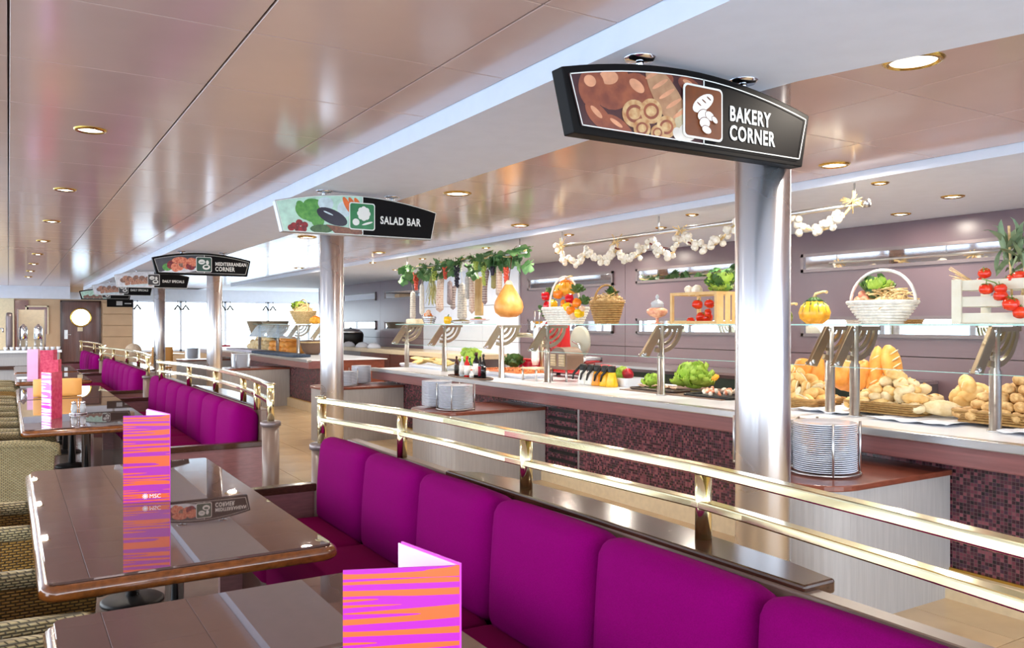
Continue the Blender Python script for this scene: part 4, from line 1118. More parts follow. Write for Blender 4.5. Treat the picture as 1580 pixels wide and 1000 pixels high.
# ---- linen napkins under the bread
def cloth(x0, x1, y0, y1, z, label, amp=0.018):
    m = MB(); nx, ny = 14, 22; vs = []; fs = []
    for i in range(nx + 1):
        for j in range(ny + 1):
            x = x0 + (x1 - x0) * i / nx; y = y0 + (y1 - y0) * j / ny
            h = amp * (0.5 + 0.5 * noise.noise(Vector((x * 9, y * 9, x0 * 5)))) + 0.5 * amp * (0.5 + 0.5 * math.sin(y * 40 + x * 16))
            vs.append((x + 0.03 * noise.noise(Vector((y * 8, x0, 1))), y, z + 0.002 + h))
    for i in range(nx):
        for j in range(ny):
            a = i * (ny + 1) + j; fs.append((a, a + 1, a + ny + 2, a + ny + 1))
    m.add(vs, fs, 0, True)
    o = m.build('linen_napkin', linen); so_ = o.modifiers.new('thick', 'SOLIDIFY'); so_.thickness = 0.003; so_.offset = 1
    return tag(o, label, 'napkin', 'linen napkins under the bread')
zt = CZ + 0.001
cloth(4.94, 5.5, 3.66, 4.10, zt, 'crumpled white napkin between the left and middle bread trays')
cloth(4.92, 5.45, 2.90, 3.45, zt, 'crumpled white napkin beneath the flat loaf')
cloth(4.92, 5.4, 2.0, 2.60, zt, 'crumpled white napkin at the picture edge beside the round rolls')
tray_basket(5.08, 5.50, 4.02, 4.75, zt, 0.06, 'wicker tray of torn bread pieces beside the nearest column')
tray_basket(5.10, 5.50, 3.22, 3.78, zt + 0.02, 0.065, 'wicker tray of floury oval rolls in the middle')
tray_basket(5.12, 5.52, 2.28, 3.00, zt + 0.02, 0.065, 'wicker tray of round brown rolls at the picture edge')
pile('slice', 'bread_piece', 5.30, 4.38, 0.20, 0.36, zt + 0.06, 5, 0.098, 0.05, 'crusty bread piece heaped in the tray beside the nearest column', 'bread', 'bread pieces in the first tray', tilt=0.8)
pile(['oval', 'oval2'], 'oval_roll', 5.32, 3.50, 0.21, 0.28, zt + 0.075, 5, 0.100, 0.050, 'floury oval roll heaped in the middle tray', 'bread roll', 'oval rolls in the middle tray')
pile('roll', 'round_roll', 5.34, 2.66, 0.21, 0.36, zt + 0.075, 5, 0.090, 0.052, 'round brown roll heaped in the tray at the picture edge', 'bread roll', 'round rolls')
for k, (x, y, z) in enumerate(((5.52, 3.14, 1.05), (5.54, 3.04, 1.05), (5.53, 3.1, 1.12), (5.55, 3.18, 1.12), (5.54, 3.12, 1.19), (5.6, 3.05, 1.14), (5.6, 3.2, 1.05))):
    put('oval2', 'oval_roll', (x, y, z), (0.3 * k, 0.5, k), 1.25, 'golden oval roll leaning behind the flat loaf', 'bread roll', 'golden rolls behind the flat loaf')
def loaf(name, c, r, rot, mat, label, slash=3, wob=0.12, seed=1):
    m = MB().ell((0, 0, 0), r, 18, wob=wob, seed=seed)
    for k in range(slash):
        x = (-0.5 + (k + 0.5) / slash) * r[0] * 1.4
        m.ell((x, 0, r[2] * math.sqrt(max(0.05, 1 - (x / r[0]) ** 2)) * 0.95), (0.007, r[1] * 0.6, 0.007), 8, mi=1, M=M3(0, 0, 0.6))
    o = m.build(name, [mat, breadpale]); o.location = c; o.rotation_euler = rot
    return tag(o, label, 'loaf', 'large loaves behind the bread trays')
P_ = lambda px, py, x: onx(px, py, x)
p = P_(1352, 572, 5.66); loaf('long_loaf', p, (0.20, 0.058, 0.055), (0, -1.35, 0.3), breadorange, 'tall golden loaf standing upright behind the middle tray', 3)
p = P_(1376, 562, 5.72); loaf('leaf_loaf', p, (0.16, 0.10, 0.05), (0.5, -1.1, 0.9), breadorange, 'broad leaf shaped loaf beside the upright golden loaf', 4, seed=3)
p = P_(1378, 552, 5.85); loaf('long_loaf', (p.x, p.y, 1.19), (0.235, 0.05, 0.05), (0, -1.3, 1.2), breadorange, 'short golden loaf propped behind the leaf shaped loaf', 2, seed=6)
p = P_(1262, 566, 5.70); loaf('long_loaf', (p.x, p.y, 1.185), (0.225, 0.055, 0.05), (0, -1.5, 0.2), breadorange, 'golden loaf standing near the nearest column', 2, seed=8)
p = P_(1306, 580, 5.62); loaf('round_loaf', p, (0.115, 0.10, 0.135), (0.1, 0.1, 0.2), breadorange, 'large puffed round loaf behind the double posts', 3, 0.25, 11)
p = P_(1326, 578, 5.60); loaf('round_loaf', p, (0.08, 0.08, 0.12), (0.3, 0.1, 0.9), breadorange, 'second puffed loaf beside the large round loaf', 2, 0.25, 13)
p = P_(1355, 600, 5.66); loaf('long_loaf', (p.x, p.y, 1.14), (0.14, 0.06, 0.09), (0, -0.9, 1.9), breadorange, 'golden loaf lying at the foot of the upright loaf', 2, 0.2, 17)
p = P_(1240, 566, 5.68); loaf('round_loaf', (p.x, p.y, 1.22), (0.07, 0.1, 0.09), (0, 0, 0.4), breadorange, 'puffed golden loaf behind the torn bread pieces', 2, 0.2, 19)
p = onz(1452, 640, CZ + 0.04); loaf('flat_loaf', (p.x + 0.03, p.y, CZ + 0.078), (0.135, 0.09, 0.05), (0.15, 0.1, -0.9), breadpale, 'pale floury flat loaf lying on the white napkin', 2, 0.25, 21)
# ---- leafy things
def ruffle_mesh(w=0.06, l=0.09, ruf=0.014, seed=0):
    m = MB(); nu, nv = 8, 5; vs = []; fs = []
    for j in range(nv + 1):
        v_ = j / nv
        for i in range(nu + 1):
            u_ = -1 + 2 * i / nu
            wd = w * math.sin(PI * (0.12 + 0.72 * v_)) 
            edge = max(abs(u_), v_ ** 2)
            vs.append((u_ * wd, l * v_, l * 0.35 * v_ * v_ + ruf * edge * math.sin(i * 2.4 + j * 1.7 + seed) + 0.3 * wd * u_ * u_))
    for j in range(nv):
        for i in range(nu):
            a = j * (nu + 1) + i; fs.append((a, a + 1, a + nu + 2, a + nu + 1))
    return m.add(vs, fs, 0, True)
proto('lettuce_leaf', ruffle_mesh(), 'leaf', lettucem)
proto('lettuce_leaf2', ruffle_mesh(0.05, 0.075, 0.018, 2), 'leaf', lettucem)
proto('dark_leaf', ruffle_mesh(0.04, 0.085, 0.01, 4), 'leaf', darkleafm)
def vine_leaf():
    m = MB(); vs = [(0, 0, 0)]; fs = []; n = 30
    for k in range(n):
        a = 2 * PI * k / n - PI / 2
        r_ = 0.085 * (0.72 + 0.28 * abs(math.cos(2.5 * (a + PI / 2)))) * (1.0 + 0.06 * math.sin(9 * a)) * (0.45 if k == 0 else 1)
        vs.append((r_ * math.cos(a), 0.05 + r_ * math.sin(a), -0.35 * r_ * abs(math.cos(a)) - 1.6 * (r_ ** 2)))
    for k in range(n): fs.append((0, 1 + k, 1 + (k + 1) % n))
    m.add(vs, fs, 0, True); m.tube([(0, -0.05, 0.01), (0, 0.05, 0.002)], 0.003, 5)
    return m
proto('vine_leaf', vine_leaf(), 'leaf', vineleaf)
proto('grey_leaf', MB().add(*(lambda n: ([(0, 0, 0)] + [(0.012 * math.sin(PI * k / n) ** 0.7, 0.16 * k / n, 0.03 * math.sin(PI * k / n)) for k in range(1, n)] + [(0, 0.16, -0.01)] + [(-0.012 * math.sin(PI * k / n) ** 0.7, 0.16 * k / n, 0.03 * math.sin(PI * k / n)) for k in range(n - 1, 0, -1)], [tuple(range(2 * n))]))(8), 0, True), 'leaf', greyleafm)
def lettuce(c, r_, n, label, keys=('lettuce_leaf', 'lettuce_leaf2'), cat='lettuce', name='lettuce_head', core=lettucem, group='salad leaves'):
    t = thing(name, label, cat, c, group)
    c = Vector(c)
    MB().ell(c + Vector((0, 0, r_ * 0.35)), (r_ * 0.55, r_ * 0.55, r_ * 0.4), 10, wob=0.3).build('heart', core, t)
    n = int(n * 1.8)
    for k in range(n):
        a = 2.4 * k; e = R.uniform(0.0, 1.3)
        p = c + Vector((math.cos(a) * r_ * 0.45, math.sin(a) * r_ * 0.45, r_ * (0.1 + 0.45 * e)))
        put(R.choice(keys), 'leaf', p, (e, R.uniform(-0.4, 0.4), a - PI / 2), r_ / 0.085 * R.uniform(0.45, 0.75), parent=t)
    return t
# ---- fruit meshes
proto('tomato', MB().lathe([(0, 0.006), (0.02, 0.001), (0.038, 0.012), (0.043, 0.032), (0.036, 0.054), (0.02, 0.064), (0, 0.060)], n=16, mod=lambda a, z: 1 + 0.03 * math.cos(5 * a)), 'flesh', redm)
cal = MB()
for k in range(5):
    a = 2 * PI * k / 5; cal.add([(0, 0, 0.064), (0.022 * math.cos(a - 0.25), 0.022 * math.sin(a - 0.25), 0.066), (0.034 * math.cos(a), 0.034 * math.sin(a), 0.060), (0.022 * math.cos(a + 0.25), 0.022 * math.sin(a + 0.25), 0.066)], [(0, 1, 2, 3)])
cal.tube([(0, 0, 0.06), (0.004, 0, 0.085)], 0.003, 5)
proto('calyx', cal, 'calyx', stemm)
pepf = MB().lathe([(0, 0.004), (0.03, 0.0), (0.045, 0.02), (0.05, 0.055), (0.04, 0.085), (0.018, 0.09), (0, 0.08)], n=24, mod=lambda a, z: 1 + 0.10 * math.cos(4 * a))
for kk, mm in (('pepper_red', peppred), ('pepper_yel', peppyel), ('pepper_org', pepporg)): proto(kk, pepf, 'flesh', mm)
proto('pepper_stem', MB().tube([(0, 0, 0.078), (0.004, 0, 0.1), (0.014, 0, 0.115)], [0.010, 0.006, 0.006], 6), 'stem', stemm)
def tomato(c, sc, rot, label, group):
    t = thing('tomato', label, 'tomato', c, group); t.rotation_euler = rot; t.scale = (sc,) * 3
    for k_, n_ in (('tomato', 'flesh'), ('calyx', 'calyx')):
        o = bpy.data.objects.new(n_, PROTO[k_]); COL.objects.link(o); o.parent = t
def pepper(kind, c, sc, rot, label, group):
    t = thing('bell_pepper', label, 'pepper', c, group); t.rotation_euler = rot; t.scale = (sc,) * 3
    for k_, n_ in ((kind, 'flesh'), ('pepper_stem', 'stem')):
        o = bpy.data.objects.new(n_, PROTO[k_]); COL.objects.link(o); o.parent = t
# ---- woven baskets
def basket(c, rx, ry, h, label, mat, rows=7, foot=0.62, handle=None, hh=0.2, flare=1.0, name='wicker_basket', rot=0.0):
    t = thing(name, label, 'basket', c, 'wicker baskets on the glass shelf')
    c = Vector(c); m = MB(); Mr = Matrix.Rotation(rot, 3, 'Z')
    def ring(z, k, n=40, w_=0.006):
        f = foot + (1 - foot) * (z / h) ** 0.8 * flare
        return [c + Mr @ Vector((rx * f * math.cos(2 * PI * i / n) * (1 + w_ / rx * (1 if (i + k) % 2 else -1)), ry * f * math.sin(2 * PI * i / n) * (1 + w_ / ry * (1 if (i + k) % 2 else -1)), z)) for i in range(n)]
    for k in range(rows):
        m.tube(ring(h * (k + 0.5) / rows, k), h / rows * 0.52, 5, closed=True)
    m.build('weave', mat, t)
    f1 = foot + (1 - foot) * flare
    s = MB(); s.tube(ring(h, 0, 40, 0.0), 0.012, 6, closed=True); s.build('rim', mat, t)
    b = MB().prism([tuple((Mr @ Vector((rx * foot * 0.95 * math.cos(2 * PI * i / 24), ry * foot * 0.95 * math.sin(2 * PI * i / 24), 0)) + c)[:2]) for i in range(24)], c.z, c.z + 0.01); b.build('base', mat, t)
    if handle == 'over':
        H = MB(); H.tube([c + Mr @ Vector((0, -ry * f1 * math.cos(PI * k / 18), h + hh * math.sin(PI * k / 18))) for k in range(19)], 0.011, 7); H.build('handle', mat, t)
    if handle == 'overx':
        H = MB(); H.tube([c + Mr @ Vector((-rx * f1 * math.cos(PI * k / 18), 0, h + hh * math.sin(PI * k / 18))) for k in range(19)], 0.011, 7); H.build('handle', mat, t)
    return t
def mound(c, rx, ry, rz, label, mat, cat='straw', name='straw_nest', n=70, group=None):
    m = MB(); c = Vector(c)
    for k in range(n):
        a = R.uniform(0, 6.28); q = R.uniform(0.2, 1.0); z = rz * math.sqrt(max(0, 1 - q * q)) * R.uniform(0.7, 1.1)
        p0 = c + Vector((rx * q * math.cos(a), ry * q * math.sin(a), z)); d_ = Vector((R.uniform(-1, 1), R.uniform(-1, 1), R.uniform(-0.4, 0.4))).normalized() * 0.07
        m.tube([p0 - d_, p0 + Vector((0, 0, 0.012)), p0 + d_ - Vector((0, 0, 0.008))], 0.0045, 4, cap=False)
    m.ell(c, (rx * 0.95, ry * 0.95, rz * 0.8), 12)
    o = m.build(name, mat); return tag(o, label, cat, group, 'stuff')
XS = 5.12
S = lambda px: onx(px, 500, XS)         # place on the shelf below a picture column
# gourd
def gourd(c, r_, h, label, mats, ribs=10):
    t = thing('gourd', label, 'gourd', c, 'gourds on the shelf')
    prof = [(0, 0.0), (r_ * 0.5, 0.0), (r_ * 0.92, h * 0.2), (r_, h * 0.42), (r_ * 0.85, h * 0.68), (r_ * 0.5, h * 0.84), (r_ * 0.2, h * 0.98), (0, h)]
    m = MB().lathe(prof[:6], c, 40, 0, mod=lambda a, z: 1 + 0.06 * math.cos(ribs * a)); m.build('body', mats[0], t)
    MB().lathe([(r_ * 0.52, h * 0.835), (r_ * 0.22, h * 0.99), (0, h * 1.0)], c, 40, 0, mod=lambda a, z: 1 + 0.25 * math.cos(ribs * a)).build('crown', mats[1], t)
    c = Vector(c); MB().tube([c + Vector((0, 0, h * 0.97)), c + Vector((0.0, -0.01, h * 1.12)), c + Vector((0.03, -0.06, h * 1.2)), c + Vector((0.02, -0.09, h * 1.17))], [0.018, 0.012, 0.01, 0.012], 7).build('stalk', strawm, t)
    for k in range(ribs):
        a = 2 * PI * (k + 0.5) / ribs
        f = MB().ell(c + Vector((math.cos(a) * r_ * 0.80, math.sin(a) * r_ * 0.80, h * 0.62)), (0.005, 0.008, h * 0.24), 8, M=M3(0, -0.35, a))
        f.build('green_streak', mats[1], t)
gcol = fm('gourd_orange', (240, 158, 30), (248, 184, 60), 0.3, 14)
p = S(1257); gourd((XS, p.y, ZSH), 0.112, 0.2, 'orange gourd with green crown on the glass shelf', [gcol, darkleafm])
p = S(1218); gourd((XS, p.y + 0.04, ZSH), 0.055, 0.13, 'small olive gourd on the shelf beside the column', [fm('gourd_olive', (120, 124, 40), None, 0.3), darkleafm], 8)
# white basket with eggs, greens and straw
p = S(1361); c = Vector((XS, p.y, ZSH))
basket(c, 0.17, 0.245, 0.15, 'white painted basket with arched handle on the glass shelf', whitewick, 8, 0.5, 'over', 0.22, 1.0)
mound(c + Vector((0.0, -0.06, 0.13)), 0.11, 0.13, 0.10, 'golden straw nest in the white basket', strawm)
for k, (dx, dy, dz) in enumerate(((-0.06, 0.14, 0.15), (-0.02, 0.17, 0.16), (-0.07, 0.09, 0.16), (0.03, 0.15, 0.17), (-0.03, 0.12, 0.2))):
    o = MB().ell((0, 0, 0), (0.034, 0.034, 0.042), 12).build('egg', fm('pink_egg%d' % k, (226, 140, 110), None, 0.4) if k == 0 else MATS['pink_egg0']); o.location = c + Vector((dx, dy, dz)); o.rotation_euler = (0.5 * k, 0.3, 0)
    tag(o, 'pinkish egg in the white basket', 'egg', 'eggs in the white basket')
lettuce(c + Vector((0.0, 0.05, 0.18)), 0.12, 14, 'green chard bunch in the white basket', ('lettuce_leaf', 'dark_leaf', 'dark_leaf'), 'greens', 'chard_bunch', darkleafm)
# white crate at the picture edge with vine tomatoes and maize leaves
pa = S(1498); pb_ = S(1625); y1_, y0_ = pa.y, pb_.y
t = thing('slatted_crate', 'white washed slatted crate with tomatoes at the picture edge', 'crate', (XS, (y0_ + y1_) / 2, ZSH), 'crates on the shelf')
for xx in (XS - 0.14, XS + 0.16):
    for k in range(3):
        z = ZSH + 0.004 + k * 0.1
        MB().box(xx - 0.007, xx + 0.007, y0_, y1_, z, z + 0.062).build('slat', cratewood, t, bevel=0.002, seg=1)
for yy in (y0_, y1_):
    for k in range(3):
        z = ZSH + 0.004 + k * 0.1
        MB().box(XS - 0.13, XS + 0.15, yy - 0.006, yy + 0.006, z, z + 0.062).build('slat', cratewood, t, bevel=0.002, seg=1)
    for xx in (XS - 0.155, XS + 0.172):
        MB().box(xx - 0.008, xx + 0.008, yy - 0.03, yy + 0.03, ZSH, ZSH + 0.272).build('corner_post', cratewood, t, bevel=0.002, seg=1)
MB().box(XS - 0.13, XS + 0.15, y0_ + 0.01, y1_ - 0.01, ZSH, ZSH + 0.012).build('base', cratewood, t)
tw = (1520, 420, 0.9), (1522, 446, 1.0), (1512, 434, 0.8), (1546, 444, 0.85), (1552, 434, 0.8), (1562, 428, 0.8), (1574, 425, 0.9), (1545, 456, 0.95), (1558, 470, 1.15), (1574, 482, 1.0), (1588, 430, 1.0), (1600, 445, 1.0), (1504, 440, 0.7)
for k, (px, py, sc) in enumerate(tw):
    q = onx(px, py, XS - 0.20 if py > 440 else XS - 0.11)
    tomato((q.x, q.y, q.z - 0.03), sc * 0.95, (R.uniform(-0.4, 0.4), R.uniform(-0.5, 0.3), R.uniform(0, 6)), 'ripe red tomato hanging over the white crate on its vine', 'vine tomatoes on the white crate')
vp = [onx(px, py, XS - 0.19) for px, py in ((1515, 430), (1535, 436), (1548, 448), (1560, 462), (1576, 476))]
tag(MB().tube(vp, 0.004, 6).build('tomato_vine', stemm), 'thin green tomato vine draped over the white crate', 'vine')
t = thing('maize_bouquet', 'tall grey green leaf and maize bouquet in the white crate', 'bouquet', (XS, pa.y - 0.2, ZSH + 0.2))
q0 = onx(1562, 425, XS + 0.02)
for k in range(26):
    a = R.uniform(0, 6.28); e = R.uniform(0.2, 1.4)
    put('grey_leaf', 'leaf', q0 + Vector((R.uniform(-0.06, 0.06), R.uniform(-0.10, 0.10), R.uniform(-0.02, 0.16))), (e, R.uniform(-0.3, 0.3), a), R.uniform(1.0, 1.7), parent=t)
MB().tube([q0 - Vector((0, 0, 0.2)), q0 + Vector((0, 0.02, 0.3))], 0.008, 6).tube([q0 - Vector((0, 0.05, 0.2)), q0 + Vector((0, -0.09, 0.26))], 0.008, 6).build('stalk', strawm, t)
wh_ = MB()
for k in range(18):
    b0 = onx(1506, 437, XS - 0.02); wh_.tube([b0, onx(1470 + R.uniform(-8, 10), 412 + k * 1.6, XS - 0.05 + R.uniform(-0.05, 0.05))], [0.003, 0.0015], 4)
tag(wh_.build('wheat_ears', strawm), 'fan of dry wheat ears beside the white crate', 'wheat', None, 'stuff')
# small pine crate with tomatoes, garlic and greens
pa = S(1058); pb_ = S(1127); ya, yb = pa.y, pb_.y; xa, xb_ = XS - 0.16, XS + 0.16
t = thing('pine_crate', 'small pine crate of tomatoes on the shelf beside the column', 'crate', (XS, (ya + yb) / 2, ZSH), 'crates on the shelf')
ym = yb + (ya - yb) * 0.36
for (x, y) in ((xa, ya), (xa, yb), (xb_, ya), (xb_, yb)): MB().box(x - 0.013, x + 0.013, y - 0.013, y + 0.013, ZSH, ZSH + 0.27).build('corner_post', pinewood, t)
for z in (ZSH, ZSH + 0.245):
    MB().box(xa, xb_, yb - 0.01, yb + 0.01, z, z + 0.025).box(xa, xb_, ya - 0.01, ya + 0.01, z, z + 0.025).box(xa - 0.01, xa + 0.01, yb, ya, z, z + 0.025).box(xb_ - 0.01, xb_ + 0.01, yb, ya, z, z + 0.025).build('rail', pinewood, t)
for k in range(4):
    x = xa + (xb_ - xa) * (k + 0.5) / 4
    MB().box(x - 0.03, x + 0.03, yb - 0.012, yb - 0.002, ZSH + 0.002, ZSH + 0.27).build('slat', pinewood, t, bevel=0.002, seg=1)
MB().box(xa, xb_, yb, ya, ZSH, ZSH + 0.01).build('base', pinewood, t)
for k, (dy, dz, sc) in enumerate(((0.55, 0.12, 1.1), (0.35, 0.13, 1.0), (0.45, 0.02, 1.1), (0.3, 0.03, 1.0), (0.22, 0.08, 0.9), (0.7, 0.02, 0.9))):
    tomato((xa + 0.06 + 0.03 * (k % 2), yb + (ya - yb) * dy, ZSH + 0.012 + dz), sc, (0.4 * k, 0.3, k), 'red tomato inside the small pine crate', 'tomatoes in the pine crate')
q = onx(1075, 450, XS); lettuce((XS, yb + 0.1, ZSH + 0.27), 0.15, 16, 'leafy herb bunch on top of the pine crate', ('dark_leaf', 'lettuce_leaf2'), 'herbs', 'herb_bunch', stemm)
proto('garlic', MB().lathe([(0, 0.0), (0.018, 0.001), (0.032, 0.010), (0.037, 0.028), (0.031, 0.046), (0.014, 0.056), (0.007, 0.064), (0.0, 0.066)], n=16, mod=lambda a, z: 1 + 0.08 * abs(math.cos(4 * a))), 'garlic_bulb', garlicm)
for k in range(3): put('garlic', 'garlic_bulb', (XS - 0.05 + 0.04 * (k % 2), ya - 0.05 - 0.08 * k, ZSH + 0.275), (0.6, 0.9, k), 1.25, 'white garlic bulb on top of the pine crate', 'garlic', 'garlic on the pine crate')
# glass bonbon jar
p = S(1014); c = Vector((XS, p.y, ZSH))
t = thing('bonbon_jar', 'pink filled glass jar with domed lid on a foot', 'jar', c)
pinkglass = fm('pink_sweets', (236, 150, 120), (250, 200, 160), 0.2, 30)
MB().lathe([(0.06, 0), (0.06, 0.006), (0.014, 0.014), (0.014, 0.055), (0.07, 0.075), (0.098, 0.105), (0.095, 0.13), (0.06, 0.15)], c, 28).build('bowl', pinkglass, t)
jl = MB().lathe([(0.058, 0.15), (0.055, 0.18), (0.062, 0.186), (0.05, 0.205), (0.02, 0.222), (0.012, 0.235), (0.018, 0.25), (0.008, 0.27), (0, 0.272)], c, 24).build('lid', cr_glass, t)
# tan basket with straw and pineapple leaves
p = S(936); c = Vector((XS, p.y, ZSH))
basket(c, 0.15, 0.19, 0.22, 'tan woven basket of straw with pineapple leaves', brownwick, 10, 0.62, 'overx', 0.17, 1.0)
mound(c + Vector((0, 0, 0.2)), 0.13, 0.16, 0.09, 'pale straw heaped in the tan basket', strawm)
t = thing('pineapple_crown', 'dark green pineapple crown in the tan basket', 'pineapple', c + Vector((0.02, -0.04, 0.26)))
for k in range(22):
    put('grey_leaf', 'leaf', c + Vector((0.02, -0.04, 0.25)), (R.uniform(0.5, 1.5), 0, 2.4 * k), (2.0, R.uniform(0.6, 0.95), 1), parent=t)
for ch in t.children:
    pass
dl = PROTO['grey_leaf'].copy(); dl.materials[0] = darkleafm
for ch in t.children: ch.data = dl
# big white basket of peppers
p = S(872); c = Vector((XS, p.y, ZSH))
basket(c, 0.2, 0.33, 0.17, 'wide white wicker basket heaped with peppers and gourds', whitewick, 7, 0.7, 'overx', 0.34, 1.0)
gourd(c + Vector((0.02, 0.02, 0.30)), 0.11, 0.18, 'orange pumpkin on top of the pepper basket', [gcol, pepporg])
pl_ = [('pepper_red', 842, 458, 'upper red pepper at the tip of the pepper basket'), ('pepper_red', 844, 472, 'lower red pepper at the tip of the pepper basket'), ('pepper_yel', 851, 470, 'small yellow pepper behind the basket handle'), ('pepper_red', 878, 461, 'red pepper below the pumpkin'), ('pepper_yel', 895, 484, 'glossy yellow pepper at the front of the pepper basket'),
       ('pepper_org', 888, 468, 'orange pepper between the red and yellow peppers'), ('pepper_red', 854, 484, 'red pepper low beside the basket handle'), ('pepper_yel', 866, 480, 'pale yellow pepper in the middle of the basket'), ('pepper_org', 870, 470, 'orange pepper in the middle of the basket'),
       ('pepper_org', 860, 455, 'orange pepper left of the pumpkin'), ('pepper_org', 882, 480, 'orange pepper low at the front of the basket'), ('pepper_yel', 846, 482, 'yellow pepper low at the tip of the basket'), ('pepper_red', 864, 488, 'red pepper half sunk at the basket rim'), ('pepper_yel', 878, 474, 'yellow pepper beneath the red one')]
for k, (kd, px, py, lb) in enumerate(pl_):
    q = onx(px, py, XS - 0.10); pepper(kd, (q.x, q.y, q.z - 0.04), 1.0, (R.uniform(-0.5, 0.5), R.uniform(-0.6, 0.2), k), lb, 'peppers in the white basket')
for k in range(16):
    q = onx(872 + R.uniform(-22, 30), 480 + R.uniform(-8, 10), XS - 0.12 + R.uniform(0, 0.1))
    o = MB().ell((0, 0, 0), (0.036, 0.036, 0.034), 12).build('onion', onionm); o.location = q; tag(o, 'small pinkish onion tucked among the peppers', 'onion', 'onions among the peppers')
for k, (px, py) in enumerate(((840, 478), (852, 452), (890, 446), (902, 464), (848, 486))):
    q = onx(px, py, XS); lettuce(q - Vector((0, 0, 0.04)), 0.085, 9, ['green herb sprig at the tip of the pepper basket', 'green herb sprig above the red peppers', 'green herb sprig beside the pumpkin', 'green herb sprig between the two baskets', 'green herb sprig at the basket rim'][k], ('dark_leaf',), 'herbs', 'herb_sprig', darkleafm)
# ---- garlic garland on a steel rod
XR, ZR = 5.30, 2.475
ya, yb = onx(858, 380, XR).y, onx(1337, 308, XR).y
t = thing('hanging_rod', 'steel rod under the soffit carrying the garlic garland', 'rod', (XR, (ya + yb) / 2, ZR))
MB().tube([(XR, ya, ZR), (XR, yb, ZR)], 0.02, 12).lathe([(0.03, -0.02), (0.03, 0.02)], (XR, yb, ZR), 16, M=Matrix.Rotation(PI / 2, 3, 'X')).build('bar', steel, t)
for yy in (ya - 0.12, (ya + yb) / 2 + 0.25, yb + 0.1): MB().tube([(XR, yy, ZR), (XR, yy, ZS)], 0.008, 6).build('hanger', steel, t)
gp = [(862, 384), (870, 397), (882, 406), (893, 406), (902, 396), (909, 384), (913, 394), (925, 400), (938, 402), (947, 394), (952, 384), (960, 394), (970, 399), (980, 397), (990, 390), (996, 378), (1002, 370), (1012, 374), (1016, 388), (1028, 394), (1040, 389), (1047, 375), (1056, 362), (1066, 370), (1078, 378), (1092, 382), (1106, 376), (1118, 364), (1126, 352), (1134, 348), (1150, 360), (1170, 366), (1195, 362), (1215, 352), (1222, 340), (1232, 344), (1246, 353), (1262, 357), (1278, 352), (1292, 340), (1304, 330), (1312, 320)]
t = thing('garlic_garland', 'long garland of white garlic bulbs and chilies below the soffit', 'garland', (XR, (ya + yb) / 2, ZR - 0.1))
GP = [onx(px, py, XR - 0.03) for px, py in gp]
MB().tube(GP, 0.01, 6).build('braid', strawm, t)
for i in range(len(GP) - 1):
    n = max(1, int((GP[i + 1] - GP[i]).length / 0.052 + 0.5))
    for q in range(n):
        p = GP[i].lerp(GP[i + 1], q / n)
        for rep in range(2):
            d_ = Vector((R.uniform(-0.05, 0.01), R.uniform(-0.03, 0.03), R.uniform(-0.035, 0.03)))
            put('garlic', 'garlic_bulb', p + d_, (R.uniform(0, 6), R.uniform(0, 6), R.uniform(0, 6)), R.uniform(0.72, 0.95), parent=t)
for (px, py) in ((950, 375), (1050, 358), (866, 380), (1316, 312)):
    q = onx(px, py, XR - 0.03); m = MB()
    for k in range(14):
        e = Vector((R.uniform(-0.05, 0.05), R.uniform(-0.10, 0.10), R.uniform(-0.05, 0.10))); m.tube([q - e, q + Vector((0, 0, 0.01)), q + e], 0.005, 4)
    m.build('straw_tie', strawm, t)
for (px, py) in ((948, 382), (1003, 376), (1018, 380), (1062, 374)):
    q = onx(px, py, XR - 0.07); MB().tube([q, q + Vector((0, -0.05, -0.02)), q + Vector((0, -0.12, -0.025))], [0.010, 0.009, 0.002], 6).build('chili', chilim, t)
# ---- vine garland with sausages, hams and grapes
XG, ZG = 5.30, 2.46
gy0, gy1 = onx(812, 388, XG).y, onx(622, 425, XG).y
t = thing('hanging_rod', 'steel rod hidden in vine leaves that carries the sausages', 'rod', (XG, (gy0 + gy1) / 2, ZG))
MB().tube([(XG, gy0, ZG), (XG, gy1, ZG)], 0.014, 10).build('bar', steel, t)
for yy in (gy0 + 0.15, gy1 - 0.15): MB().tube([(XG, yy, ZG), (XG, yy, ZS)], 0.008, 6).build('hanger', steel, t)
t = thing('vine_garland', 'green vine leaf garland above the hanging sausages', 'garland', (XG, (gy0 + gy1) / 2, ZG))
N_ = 90
for k in range(N_):
    yy = gy0 + (gy1 - gy0) * (k + R.uniform(-0.5, 0.5)) / N_
    put('vine_leaf', 'leaf', (XG + R.uniform(-0.09, 0.08), yy, ZG + R.uniform(-0.16, 0.07)), (R.uniform(-1.6, 0.6), R.uniform(-1.0, 1.0), R.uniform(0, 6.28)), R.uniform(0.75, 1.3), parent=t)
MB().tube([(XG + 0.03 * math.sin(k * 1.3), gy0 + (gy1 - gy0) * k / 30, ZG + 0.03 * math.cos(k)) for k in range(31)], 0.010, 6).build('vine_stem', strawm, t)
